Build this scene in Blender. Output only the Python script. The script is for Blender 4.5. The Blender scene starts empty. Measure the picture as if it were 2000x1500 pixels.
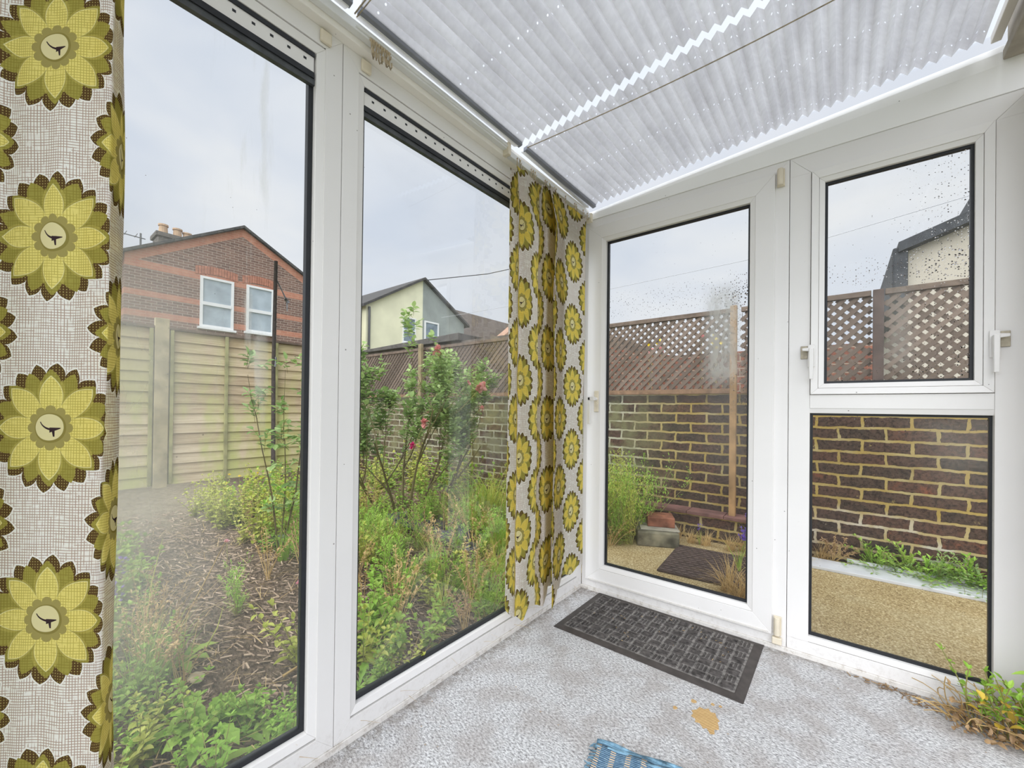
import bpy, bmesh, math, random
from mathutils import Vector, Matrix
PI = math.pi
random.seed(7)
S = bpy.context.scene
COL = S.collection

# ------------------------------------------------------------ camera
yaw, pitch, roll = math.radians(38.6667), math.radians(0.34), math.radians(0.673)
F_PX, CY = 802.53, 792.38
f0 = Vector((-math.sin(yaw), math.cos(yaw), 0)); r0 = Vector((math.cos(yaw), math.sin(yaw), 0)); u0 = Vector((0, 0, 1))
fw = f0*math.cos(pitch) + u0*math.sin(pitch); u1 = u0*math.cos(pitch) - f0*math.sin(pitch)
rt = r0*math.cos(roll) + u1*math.sin(roll); up = u1*math.cos(roll) - r0*math.sin(roll)
cam_d = bpy.data.cameras.new('camera'); cam = bpy.data.objects.new('camera', cam_d); COL.objects.link(cam)
cam_d.sensor_width = 36; cam_d.sensor_fit = 'HORIZONTAL'; cam_d.lens = 36*F_PX/2000
cam_d.shift_y = (CY-750)/2000; cam_d.clip_start = 0.02; cam_d.clip_end = 300
CAM = Vector((1.1345, -2.0598, 1.0))
cam.matrix_world = Matrix(((rt.x, up.x, -fw.x, CAM.x), (rt.y, up.y, -fw.y, CAM.y), (rt.z, up.z, -fw.z, CAM.z), (0, 0, 0, 1)))
S.camera = cam

# ------------------------------------------------------------ exposure
S.view_settings.view_transform = 'Standard'; S.view_settings.look = 'None'
S.view_settings.exposure = 0.0; S.view_settings.gamma = 1.0
S.view_settings.use_curve_mapping = False
S.cycles.max_bounces = 7; S.cycles.diffuse_bounces = 4; S.cycles.glossy_bounces = 3
S.cycles.transmission_bounces = 6; S.cycles.transparent_max_bounces = 24
S.cycles.use_denoising = True; S.cycles.sample_clamp_indirect = 6
S.cycles.caustics_reflective = False; S.cycles.caustics_refractive = False

# ------------------------------------------------------------ node helpers
class X:
    """a value in a node tree with arithmetic"""
    def __init__(s, nt, v): s.nt = nt; s.v = v
    def m(s, op, *a, clamp=False):
        n = s.nt.nodes.new('ShaderNodeMath'); n.operation = op; n.use_clamp = clamp
        for i, q in enumerate((s,)+a):
            q = q.v if isinstance(q, X) else q
            if isinstance(q, (int, float)): n.inputs[i].default_value = q
            else: s.nt.links.new(q, n.inputs[i])
        return X(s.nt, n.outputs[0])
    def __add__(s, o): return s.m('ADD', o)
    __radd__ = __add__
    def __mul__(s, o): return s.m('MULTIPLY', o)
    __rmul__ = __mul__
    def __sub__(s, o): return s.m('SUBTRACT', o)
    def __rsub__(s, o): return X(s.nt, o).m('SUBTRACT', s)
    def __truediv__(s, o): return s.m('DIVIDE', o)
    def __pow__(s, o): return s.m('POWER', o)
    def __lt__(s, o): return s.m('LESS_THAN', o)
    def __gt__(s, o): return s.m('GREATER_THAN', o)
    def abs(s): return s.m('ABSOLUTE')
    def round(s): return s.m('ROUND')
    def fract(s): return s.m('FRACT')
    def sin(s): return s.m('SINE')
    def mx(s, o): return s.m('MAXIMUM', o)
    def mn(s, o): return s.m('MINIMUM', o)
    def inv(s): return 1.0 - s
    def sat(s): return s.m('ADD', 0.0, clamp=True)

def lk(nt, a, b):
    if isinstance(a, X): a = a.v
    nt.links.new(a, b)
def node(nt, t, ins=None, **kw):
    n = nt.nodes.new(t)
    for k, v in kw.items(): setattr(n, k, v)
    for k, v in (ins or {}).items():
        if isinstance(v, X): v = v.v
        if isinstance(v, (int, float, tuple, list)):
            if isinstance(v, tuple) and len(v) == 3 and n.inputs[k].type == 'RGBA': v = v+(1,)
            n.inputs[k].default_value = v
        else: nt.links.new(v, n.inputs[k])
    return n
def smooth(x, a, b):
    n = node(x.nt, 'ShaderNodeMapRange', interpolation_type='SMOOTHSTEP')
    n.inputs['From Min'].default_value = a; n.inputs['From Max'].default_value = b
    lk(x.nt, x, n.inputs['Value']); return X(x.nt, n.outputs[0])
def sr(r, g, b):   # sRGB 0-255 to linear
    def c(v):
        v /= 255.
        return v/12.92 if v <= .04045 else ((v+.055)/1.055)**2.4
    return (c(r), c(g), c(b), 1)
def mixc(nt, f, a, b):
    n = nt.nodes.new('ShaderNodeMix'); n.data_type = 'RGBA'
    for v, s in ((f, n.inputs[0]), (a, n.inputs[6]), (b, n.inputs[7])):
        if isinstance(v, X): v = v.v
        if isinstance(v, (int, float)): s.default_value = v
        elif isinstance(v, tuple): s.default_value = v if len(v) == 4 else v+(1,)
        else: nt.links.new(v, s)
    return n.outputs[2]
def mixs(nt, f, a, b):
    n = nt.nodes.new('ShaderNodeMixShader')
    if isinstance(f, X): f = f.v
    if isinstance(f, (int, float)): n.inputs[0].default_value = f
    else: nt.links.new(f, n.inputs[0])
    nt.links.new(a, n.inputs[1]); nt.links.new(b, n.inputs[2]); return n.outputs[0]
def noise(nt, vec, scale, detail=3, rough=.5, dist=0):
    n = node(nt, 'ShaderNodeTexNoise', {'Scale': scale, 'Detail': detail, 'Roughness': rough, 'Distortion': dist})
    if vec is not None: lk(nt, vec, n.inputs['Vector'])
    return X(nt, n.outputs[0])
def mapping(nt, vec, scale=(1, 1, 1), rot=(0, 0, 0), loc=(0, 0, 0)):
    n = node(nt, 'ShaderNodeMapping', {'Scale': scale, 'Rotation': rot, 'Location': loc}); lk(nt, vec, n.inputs[0]); return n.outputs[0]
def objco(nt): return nt.nodes.new('ShaderNodeTexCoord').outputs['Object']
def sep(nt, v):
    n = node(nt, 'ShaderNodeSeparateXYZ'); lk(nt, v, n.inputs[0]); return [X(nt, o) for o in n.outputs]
def comb(nt, x, y, z):
    n = nt.nodes.new('ShaderNodeCombineXYZ')
    for q, i in zip((x, y, z), n.inputs):
        if isinstance(q, (int, float)): i.default_value = q
        else: lk(nt, q, i)
    return n.outputs[0]
def ramp(nt, f, stops):
    n = nt.nodes.new('ShaderNodeValToRGB'); e = n.color_ramp.elements
    while len(e) < len(stops): e.new(.5)
    for el, (p, c) in zip(e, stops): el.position = p; el.color = c if len(c) == 4 else c+(1,)
    lk(nt, f, n.inputs[0]); return n.outputs[0]
def newmat(name):
    m = bpy.data.materials.new(name); m.use_nodes = True; nt = m.node_tree
    for n in list(nt.nodes): nt.nodes.remove(n)
    o = nt.nodes.new('ShaderNodeOutputMaterial'); return m, nt, o.inputs['Surface']
def bump(nt, h, st=.3, d=.01):
    n = node(nt, 'ShaderNodeBump', {'Strength': st, 'Distance': d}); lk(nt, h, n.inputs['Height']); return n.outputs[0]
def prin(nt, color, rough=.5, normal=None, spec=.5, metal=0.):
    n = node(nt, 'ShaderNodeBsdfPrincipled', {'Roughness': rough, 'Metallic': metal, 'Specular IOR Level': spec})
    if isinstance(color, tuple): n.inputs['Base Color'].default_value = color if len(color) == 4 else color+(1,)
    else: lk(nt, color, n.inputs['Base Color'])
    if normal is not None: lk(nt, normal, n.inputs['Normal'])
    return n.outputs[0]
def plain(name, color, rough=.6, var=.12, scale=12, bmp=0., metal=0., spec=.4):
    m, nt, out = newmat(name); co = objco(nt); n = noise(nt, co, scale, 4)
    dark = tuple(c*(1-var*2) for c in color[:3])+(1,); lite = tuple(min(1, c*(1+var)) for c in color[:3])+(1,)
    c = ramp(nt, n, [(.3, dark), (.7, lite)])
    lk(nt, prin(nt, c, rough, bump(nt, noise(nt, co, scale*8, 3), bmp, .002) if bmp else None, spec, metal), out); return m

# ------------------------------------------------------------ world: overcast sky, brighter overhead
w = bpy.data.worlds.new('overcast_sky'); S.world = w; w.use_nodes = True; nt = w.node_tree
for n in list(nt.nodes): nt.nodes.remove(n)
out = nt.nodes.new('ShaderNodeOutputWorld'); bg = nt.nodes.new('ShaderNodeBackground')
gen = nt.nodes.new('ShaderNodeTexCoord').outputs['Generated']
sx, sy, sz = sep(nt, gen)
cl = noise(nt, mapping(nt, gen, (1.6, 1.6, 3.2)), 1.5, 4, .5, .3)
c = ramp(nt, cl, [(.33, (.60, .655, .755)), (.52, (.70, .735, .80)), (.68, (.785, .80, .825))])
hor = smooth(sz, -.05, .16)
c = mixc(nt, hor, (.80, .815, .84, 1), c)
zen = smooth(sz, .60, .98)*1.75
back = smooth(sx*.28 + sy*-.96, .15, .85)*2.2
k = zen + back*smooth(sz, -.02, .10) + 1.0
c = node(nt, 'ShaderNodeVectorMath', {0: c}, operation='SCALE'); lk(nt, k, c.inputs['Scale'])
lk(nt, c.outputs[0], bg.inputs['Color']); bg.inputs['Strength'].default_value = 1.09
lk(nt, bg.outputs[0], out.inputs['Surface'])
# the veiled sun: a broad soft source high behind the camera
sd = bpy.data.lights.new('veiled_sun', 'SUN'); sd.energy = 1.95; sd.angle = math.radians(70); sd.color = (1, .97, .92)
sun = bpy.data.objects.new('veiled_sun', sd); COL.objects.link(sun)
sun.rotation_euler = Vector((.10, -.62, .82)).to_track_quat('Z', 'Y').to_euler()

# ------------------------------------------------------------ mesh helpers
def R(a, b): return random.uniform(a, b)
class MB:
    def __init__(s): s.v = []; s.f = []; s.uv = None
    def box(s, a, b):
        x0, y0, z0 = (min(a[i], b[i]) for i in range(3)); x1, y1, z1 = (max(a[i], b[i]) for i in range(3)); n = len(s.v)
        s.v += [(x0, y0, z0), (x1, y0, z0), (x1, y1, z0), (x0, y1, z0), (x0, y0, z1), (x1, y0, z1), (x1, y1, z1), (x0, y1, z1)]
        s.f += [tuple(n+i for i in q) for q in ((0, 3, 2, 1), (4, 5, 6, 7), (0, 1, 5, 4), (1, 2, 6, 5), (2, 3, 7, 6), (3, 0, 4, 7))]
        return s
    def hexa(s, p):   # 8 points: bottom loop then top loop
        n = len(s.v); s.v += [tuple(q) for q in p]
        s.f += [tuple(n+i for i in q) for q in ((0, 3, 2, 1), (4, 5, 6, 7), (0, 1, 5, 4), (1, 2, 6, 5), (2, 3, 7, 6), (3, 0, 4, 7))]
        return s
    def obox(s, c, ax, ay, az):   # centre and three half-axis vectors
        c, ax, ay, az = map(Vector, (c, ax, ay, az))
        return s.hexa([c-ax-ay-az, c+ax-ay-az, c+ax+ay-az, c-ax+ay-az, c-ax-ay+az, c+ax-ay+az, c+ax+ay+az, c-ax+ay+az])
    def prism(s, poly, ext):   # planar polygon and an extrusion vector
        n = len(s.v); k = len(poly); e = Vector(ext)
        s.v += [tuple(p) for p in poly]+[tuple(Vector(p)+e) for p in poly]
        s.f.append(tuple(n+k-1-i for i in range(k))); s.f.append(tuple(n+k+i for i in range(k)))
        for i in range(k): j = (i+1) % k; s.f.append((n+i, n+j, n+k+j, n+k+i))
        return s
    def tube(s, pts, rad, k=6, cap=True):
        pts = [Vector(p) for p in pts]; n = len(s.v); N = len(pts)
        if not isinstance(rad, (list, tuple)): rad = [rad]*N
        ref = Vector((0, 0, 1))
        if abs((pts[-1]-pts[0]).normalized().dot(ref)) > .9: ref = Vector((1, 0, 0))
        for i, p in enumerate(pts):
            d = (pts[min(i+1, N-1)]-pts[max(i-1, 0)]).normalized(); a = d.cross(ref).normalized(); b = d.cross(a)
            for j in range(k):
                t = 2*PI*j/k; s.v.append(tuple(p+(a*math.cos(t)+b*math.sin(t))*rad[i]))
        for i in range(N-1):
            for j in range(k):
                q = (j+1) % k; s.f.append((n+i*k+j, n+i*k+q, n+(i+1)*k+q, n+(i+1)*k+j))
        if cap:
            s.f.append(tuple(n+j for j in range(k))); s.f.append(tuple(n+(N-1)*k+k-1-j for j in range(k)))
        return s
    def leaf(s, p, d, nrm, L, W, seg=3, curl=.3, fold=.25, shape=1.):
        p = Vector(p); d = Vector(d).normalized(); nrm = Vector(nrm); side = d.cross(nrm)
        if side.length < 1e-4: side = d.cross(Vector((.3, .9, .1)))
        side.normalize(); nn = side.cross(d).normalized(); n = len(s.v)
        s.v.append(tuple(p)); cur = p.copy(); a = 0
        for i in range(1, seg+1):
            a += curl/seg; dd = d*math.cos(a)-nn*math.sin(a); cur = cur+dd*(L/seg); t = i/seg
            if i == seg: s.v.append(tuple(cur)); break
            hw = W*.5*math.sin(PI*t**shape); upv = dd.cross(side)*-1
            lift = upv*(hw*fold)
            s.v += [tuple(cur-side*hw+lift), tuple(cur), tuple(cur+side*hw+lift)]
        if seg == 1: return s
        s.f += [(n, n+1, n+2), (n, n+2, n+3)]
        for i in range(1, seg-1):
            b = n+1+(i-1)*3; s.f += [(b, b+3, b+4, b+1), (b+1, b+4, b+5, b+2)]
        b = n+1+(seg-2)*3; e = b+3; s.f += [(b, e, b+1), (b+1, e, b+2)]
        return s
    def blade(s, p, d, L, W, bend=.6, seg=4):
        p = Vector(p); d = Vector(d).normalized(); side = d.cross(Vector((0, 0, 1)))
        if side.length < .05: side = Vector((R(-1, 1), R(-1, 1), 0))
        side.normalize(); n = len(s.v); cur = p.copy()
        horiz = Vector((d.x, d.y, 0)); horiz = horiz.normalized() if horiz.length > .01 else Vector((1, 0, 0))
        for i in range(seg+1):
            t = i/seg; hw = W*.5*(1-t**1.6)+.0002
            s.v += [tuple(cur-side*hw), tuple(cur+side*hw)]
            dd = (d+Vector((0, 0, -1))*bend*t*t+horiz*bend*.6*t).normalized(); cur = cur+dd*(L/seg)
        for i in range(seg): b = n+2*i; s.f.append((b, b+1, b+3, b+2))
        return s
    def ball(s, c, r, k=6, m=4, sq=(1, 1, 1), jit=0):
        c = Vector(c); n = len(s.v)
        s.v.append(tuple(c+Vector((0, 0, -r*sq[2]))))
        for i in range(1, m):
            ph = -PI/2+PI*i/m
            for j in range(k):
                th = 2*PI*j/k; q = 1+R(-jit, jit)
                s.v.append(tuple(c+Vector((r*sq[0]*math.cos(ph)*math.cos(th), r*sq[1]*math.cos(ph)*math.sin(th), r*sq[2]*math.sin(ph)))*q))
        s.v.append(tuple(c+Vector((0, 0, r*sq[2])))); t = len(s.v)-1
        for j in range(k): s.f.append((n, n+1+(j+1) % k, n+1+j))
        for i in range(m-2):
            for j in range(k):
                a = n+1+i*k; s.f.append((a+j, a+(j+1) % k, a+k+(j+1) % k, a+k+j))
        a = n+1+(m-2)*k
        for j in range(k): s.f.append((a+j, a+(j+1) % k, t))
        return s
    def build(s, name, mat, parent=None, smooth=False, bevel=0, segs=2, loc=None):
        me = bpy.data.meshes.new(name); me.from_pydata(s.v, [], s.f); me.update()
        if bevel:
            bmh = bmesh.new(); bmh.from_mesh(me); bmesh.ops.recalc_face_normals(bmh, faces=bmh.faces); bmh.to_mesh(me); bmh.free()
        me.materials.append(mat); o = bpy.data.objects.new(name, me); COL.objects.link(o)
        if smooth: me.shade_smooth()
        if bevel:
            b = o.modifiers.new('bevel', 'BEVEL'); b.width = bevel; b.segments = segs; b.limit_method = 'ANGLE'; b.angle_limit = .6
        if parent: o.parent = parent
        if loc: o.location = loc
        return o
def tag(o, label=None, cat=None, group=None, kind=None):
    if label: o['label'] = label
    if cat: o['category'] = cat
    if group: o['group'] = group
    if kind: o['kind'] = kind
    return o
def empty(name, loc=(0, 0, 0), rz=0, **k):
    o = bpy.data.objects.new(name, None); COL.objects.link(o); o.location = loc; o.rotation_euler = (0, 0, rz)
    o.empty_display_size = .1
    return tag(o, k.get('label'), k.get('cat'), k.get('group'), k.get('kind'))
def copy_tree(o, parent=None):
    c = o.copy(); COL.objects.link(c); c.parent = parent
    for ch in list(o.children): copy_tree(ch, c)
    return c

# ------------------------------------------------------------ materials
def mat_pvc(name, base=(.80, .785, .765), dirty=1.):
    m, nt, out = newmat(name); co = objco(nt); x, y, z = sep(nt, co)
    c = ramp(nt, noise(nt, co, 3, 5), [(.3, tuple(b*.96 for b in base)), (.7, base)])
    # grime that settled low on the frames and a few fly specks
    g = smooth(z, .11, .0)*smooth(noise(nt, co, 38, 6, .75), .46, .70)*(.30*dirty)
    c = mixc(nt, g, c, (.30, .24, .17, 1))
    v = node(nt, 'ShaderNodeTexVoronoi', {'Scale': 26.0}); lk(nt, co, v.inputs['Vector'])
    sp = (X(nt, v.outputs['Distance']) < .055)*(noise(nt, co, 5, 2) > .56)*.75
    c = mixc(nt, sp, c, (.12, .10, .08, 1))
    lk(nt, prin(nt, c, .34, bump(nt, noise(nt, co, 60, 3), .04, .001), .4), out); return m
PVC = mat_pvc('white_upvc', (.83, .81, .79)); PVC2 = mat_pvc('white_upvc_sash', (.84, .82, .80), .7)
SILL = mat_pvc('dirty_white_sill', (.78, .75, .71), 2.0)
CREAM = plain('aged_cream_plastic', (.78, .70, .55), .4, .05, 20)
GASKET = plain('black_rubber_gasket', (.018, .02, .024), .45, .1, 30)
GREYGASK = plain('dark_grey_bead', (.07, .075, .08), .4, .2, 30)
BRASS = plain('tarnished_plate', (.36, .32, .24), .4, .2, 40, metal=.5)
STEEL = plain('dark_steel', (.12, .12, .12), .4, .2, 40, metal=.6)
ALU = plain('white_aluminium_rail', (.80, .80, .80), .22, .03, 10)

def mat_glass(name, haze, drops):
    """clear pane with grime: haze(x,y,z,nt,co)->0..1, drops the same for rain drops"""
    m, nt, out = newmat(name); co = objco(nt); x, y, z = sep(nt, co)
    tr = node(nt, 'ShaderNodeBsdfTransparent', {'Color': (.985, .99, .985)}).outputs[0]
    gl = node(nt, 'ShaderNodeBsdfGlossy', {'Roughness': .0, 'Color': (1, 1, 1)}).outputs[0]
    fr = X(nt, node(nt, 'ShaderNodeFresnel', {'IOR': 1.45}).outputs[0])*.10
    sh = mixs(nt, fr, tr, gl)
    df = node(nt, 'ShaderNodeBsdfDiffuse', {'Color': (.86, .87, .84)}).outputs[0]
    tl = node(nt, 'ShaderNodeBsdfTranslucent', {'Color': (.86, .87, .84)}).outputs[0]
    hz = mixs(nt, .65, df, tl)
    h = haze(x, y, z, nt, co)
    sh = mixs(nt, h.sat(), sh, hz)
    # specks of dirt
    v = node(nt, 'ShaderNodeTexVoronoi', {'Scale': 34.0}); lk(nt, co, v.inputs['Vector'])
    sp = (X(nt, v.outputs['Distance']) < .035)*(noise(nt, co, 3, 2) > .55)
    sh = mixs(nt, sp*.6, sh, node(nt, 'ShaderNodeBsdfDiffuse', {'Color': (.16, .15, .14)}).outputs[0])
    if drops:
        d = drops(x, y, z, nt, co)
        v = node(nt, 'ShaderNodeTexVoronoi', {'Scale': 125.0}); lk(nt, co, v.inputs['Vector'])
        cell = X(nt, node(nt, 'ShaderNodeSeparateColor', {0: v.outputs['Color']}).outputs[0])
        dist = X(nt, v.outputs['Distance'])
        rad = cell*.36+.16
        on = (dist < rad)*(cell < d)
        hgt = (rad-dist).mx(0.)
        rf = node(nt, 'ShaderNodeBsdfRefraction', {'IOR': 1.42, 'Roughness': .02, 'Color': (.93, .94, .95)})
        lk(nt, bump(nt, hgt, 1., .03), rf.inputs['Normal'])
        sh = mixs(nt, on, sh, rf.outputs[0])
    lk(nt, sh, out); return m

def mat_fabric(name, u_off, v_off, s=.169, p=.326, frontlit_gold=0):
    """woven cloth printed with big layered sunflowers over a brown cross-hatch"""
    m, nt, out = newmat(name)
    uv = nt.nodes.new('ShaderNodeUVMap'); uv.uv_map = 'cloth'
    U, V, _ = sep(nt, uv.outputs[0]); U = U-u_off; V = V-v_off
    ua = U-((U/(2*s)).round())*(2*s); va = V-((V/p).round())*p
    U2 = U-s; V2 = V-p/2
    ub = U2-((U2/(2*s)).round())*(2*s); vb = V2-((V2/p).round())*p
    ra = (ua*ua+va*va)**.5; rb = (ub*ub+vb*vb)**.5
    pick = rb < ra
    du = ua+(ub-ua)*pick; dv = va+(vb-va)*pick; r = ra.mn(rb)
    th = dv.m('ARCTAN2', du)
    def petals(N, ph, tip, val, e=.62, var=0):
        t = ((th*(N/(2*PI))+(ph+.5)).fract()-.5).abs()*2
        R_ = ((1.0-t).mx(0.0)**e)*(tip-val)+val
        return R_, t
    wob = ((th*4).m('COSINE'))*.004
    Ry, ty = petals(8, 0, .091, .036, .55); Ry = Ry-wob*.6
    Ry2, _t = petals(16, .5, .082, .050, .6)
    Ro, to = petals(16, .0, .100, .074, .55)
    Rb, tb = petals(20, .25, .109, .088, .5); Rb = Rb+wob*.5
    # weave of fine irregular lines
    nu = noise(nt, comb(nt, U*330, V*26, 0), 1, 1); nv = noise(nt, comb(nt, U*22, V*330, 3), 1, 1)
    ju = noise(nt, comb(nt, U*9, V*9, 0), 1, 2)*.0022
    fu = ((U+ju)/.0046).fract(); fv = ((V+ju)/.0046).fract()
    lu = (fu < .26)*(nu > .40); lv = (fv < .26)*(nv > .40)
    hat = lu.mx(lv)
    fat = (fu < .62).mx(fv < .58)
    white = (.96, .95, .92, 1); brn = (.46, .33, .26, 1)
    c = mixc(nt, hat*.95, white, brn)
    c = mixc(nt, r < (Rb+.0032), c, white)                      # unprinted margin round each bloom
    c = mixc(nt, r < Rb, c, mixc(nt, fat, (.42, .36, .13, 1), (.115, .068, .03, 1)))
    c = mixc(nt, r < Ro, c, mixc(nt, hat*.6, (.40, .36, .085, 1), (.24, .20, .04, 1)))
    c = mixc(nt, r < Ry2, c, mixc(nt, hat*.6, (.50, .44, .11, 1), (.33, .27, .06, 1)))
    yel = mixc(nt, hat*.75, (.92, .74, .17, 1) if frontlit_gold else (.88, .78, .25, 1), (.56, .41, .05, 1) if frontlit_gold else (.52, .43, .08, 1))  # same cloth; the corner copy has its front-lit gold painted into the yellow
    c = mixc(nt, r < Ry, c, yel)
    edge = ((r-Ry).abs() < .0011)*(r > .03)
    c = mixc(nt, edge*.8, c, (.86, .80, .40, 1))
    # scalloped centre, pale disc and a small dark bird-like motif
    ts = ((th*(12/(2*PI))+.5).fract()-.5).abs()*2
    Rs = ((1-ts*ts).mx(0.)**.5)*.009+.0295
    c = mixc(nt, r < Rs, c, (.40, .345, .12, 1))
    dd = ((du+.0015)*(du+.0015)+(dv-.001)*(dv-.001))**.5
    c = mixc(nt, r < .0255, c, (.30, .255, .075, 1))
    c = mixc(nt, dd < .0225, c, (.82, .75, .42, 1))
    a1 = (((du-.0034)*(du-.0034)+(dv-.018)*(dv-.018))**.5-.0206).abs()
    cres = (a1 < (.0006+(du+.018)*.07))*(du < .006)*(du > -.0165)*(dv < .0105)
    body = (dv+.003+(du-.003)*-.2).abs() < ((.0165-du).abs()*.22+.0006)
    body = body*(du > -.001)*(du < .016)
    leg = ((du-.0045-(dv+.004)*-.1).abs() < (.0012+(dv+.015).abs()*.1))*(dv < .000)*(dv > -.015)
    c = mixc(nt, cres.mx(body).mx(leg), c, (.055, .035, .04, 1))
    bm = bump(nt, hat, .15, .0006)
    df = node(nt, 'ShaderNodeBsdfDiffuse'); lk(nt, c, df.inputs[0]); lk(nt, bm, df.inputs['Normal'])
    tl = node(nt, 'ShaderNodeBsdfTranslucent'); lk(nt, c, tl.inputs[0])
    gm = node(nt, 'ShaderNodeMixShader', {0: .60}); lk(nt, df.outputs[0], gm.inputs[1]); lk(nt, tl.outputs[0], gm.inputs[2])
    lk(nt, gm.outputs[0], out); return m

def mat_leaf(name, a, b, tl=.35, rough=.5):
    m, nt, out = newmat(name)
    g = nt.nodes.new('ShaderNodeNewGeometry'); oi = nt.nodes.new('ShaderNodeObjectInfo')
    f = (X(nt, g.outputs['Random Per Island'])*.7+X(nt, oi.outputs['Random'])*.3)
    c = ramp(nt, f, [(.1, a), (.9, b)])
    t = node(nt, 'ShaderNodeBsdfTranslucent'); lk(nt, c, t.inputs[0])
    lk(nt, mixs(nt, tl, prin(nt, c, rough, None, .25), t.outputs[0]), out); return m
GREEN = mat_leaf('weed_green', (.20, .36, .05), (.48, .64, .13))
BRIGHT = mat_leaf('bright_green', (.28, .50, .06), (.52, .76, .15))
YGREEN = mat_leaf('yellow_green', (.42, .48, .07), (.74, .74, .22))
DEEP = mat_leaf('rose_leaf_green', (.17, .30, .075), (.50, .64, .26), .35, .34)
DRY = mat_leaf('dry_straw', (.42, .27, .10), (.78, .58, .28), .2)
RUST = mat_leaf('rusty_dry', (.20, .12, .06), (.52, .35, .19), .2)
STEM = mat_leaf('green_brown_stem', (.20, .21, .08), (.42, .38, .14), .05)
BARK = mat_leaf('rose_bark', (.10, .075, .04), (.20, .17, .07), 0)
PINK = mat_leaf('faded_rose_pink', (.60, .20, .19), (.86, .45, .42), .3)
MAG = mat_leaf('magenta_rose', (.50, .01, .12), (.70, .04, .22), .3)
BLUSH = mat_leaf('pale_pink', (.80, .35, .42), (.92, .62, .66), .3)
PURP = mat_leaf('violet_petals', (.22, .12, .62), (.44, .30, .85), .3)
YEL = mat_leaf('yellow_petals', (.85, .65, .03), (.95, .8, .1), .3)
BLACKPL = plain('black_plastic_sheet', (.03, .034, .036), .35, .3, 14, .3)

def mat_brick(name, bricks, mortar, moss=None, size=(.225, .075), ax='xz', rough=1., msz=1.):
    m, nt, out = newmat(name); co = objco(nt); x, y, z = sep(nt, co)
    a = x if ax == 'xz' else y
    wob = noise(nt, co, 9, 4, .6); v = comb(nt, a+(wob-.5)*.045*rough, z+(noise(nt, mapping(nt, co, (1, 1, 1), (0, 0, 0), (3, 1, 2)), 12, 4, .65)-.5)*.026*rough, 0)
    b = node(nt, 'ShaderNodeTexBrick', {'Scale': 1., 'Mortar Size': .0085*msz, 'Mortar Smooth': .6, 'Bias': 0., 'Brick Width': size[0], 'Row Height': size[1],
             'Color1': (0, 0, 0, 1), 'Color2': (1, 1, 1, 1), 'Mortar': (.5, .5, .5, 1)}, offset=.5)
    lk(nt, v, b.inputs['Vector'])
    f = X(nt, node(nt, 'ShaderNodeSeparateColor', {0: b.outputs['Color']}).outputs[0])
    f = f*.55+noise(nt, co, 14, 5, .7)*.8-.17
    c = ramp(nt, f, [(i/(len(bricks)-1)*.9+.05, q) for i, q in enumerate(bricks)])
    fine = noise(nt, co, 75, 5, .7)
    c = mixc(nt, smooth(fine, .42, .66)*.75, c, tuple(q*.4 for q in bricks[0][:3])+(1,))
    mo = mortar if not callable(mortar) else mortar(x, y, z, nt, co)
    mk = smooth(X(nt, b.outputs['Fac'])+(noise(nt, co, 30, 4, .7)-.5)*1.5*rough, .30, .62).mx(smooth(noise(nt, co, 16, 4, .7), .66, .80)*.6)
    c = mixc(nt, mk, c, mo)
    if moss: c = moss(c, x, y, z, nt, co, mk)
    h = (mk.inv())*1.0+fine*.5
    lk(nt, prin(nt, c, .9, bump(nt, h, .8, .008), .2), out); return m

# ------------------------------------------------------------ the floor
def mat_carpet():
    m, nt, out = newmat('grey_flecked_carpet'); co = objco(nt); x, y, z = sep(nt, co)
    n1 = noise(nt, mapping(nt, co, (1, 1.9, 1), (0, 0, .6)), 95, 4, .8)
    n2 = noise(nt, co, 9, 4); n3 = noise(nt, mapping(nt, co, (2, 1, 1)), 380, 2)
    c = ramp(nt, n1*.8+n3*.2, [(.36, (.12, .11, .11)), (.45, (.37, .365, .365)), (.52, (.61, .605, .605)), (.62, (.88, .875, .87))])
    c = mixc(nt, smooth(n2, .40, .66)*.42, c, (.33, .285, .255, 1))
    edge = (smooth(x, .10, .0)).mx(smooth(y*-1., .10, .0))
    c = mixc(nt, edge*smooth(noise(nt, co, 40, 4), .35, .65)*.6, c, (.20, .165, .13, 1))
    v = node(nt, 'ShaderNodeTexVoronoi', {'Scale': 22.}); lk(nt, co, v.inputs['Vector'])
    c = mixc(nt, (X(nt, v.outputs['Distance']) < .07)*(noise(nt, co, 3, 2) > .55)*.7, c, (.42, .31, .20, 1))
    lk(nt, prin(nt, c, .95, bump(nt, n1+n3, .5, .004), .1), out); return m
fl = MB(); fl.box((0, -3.3, -.06), (1.9, 0, 0)); floor = tag(fl.build('floor', mat_carpet()), 'grey flecked carpet floor of the lean-to, bluish and worn', 'floor', kind='structure')
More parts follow.
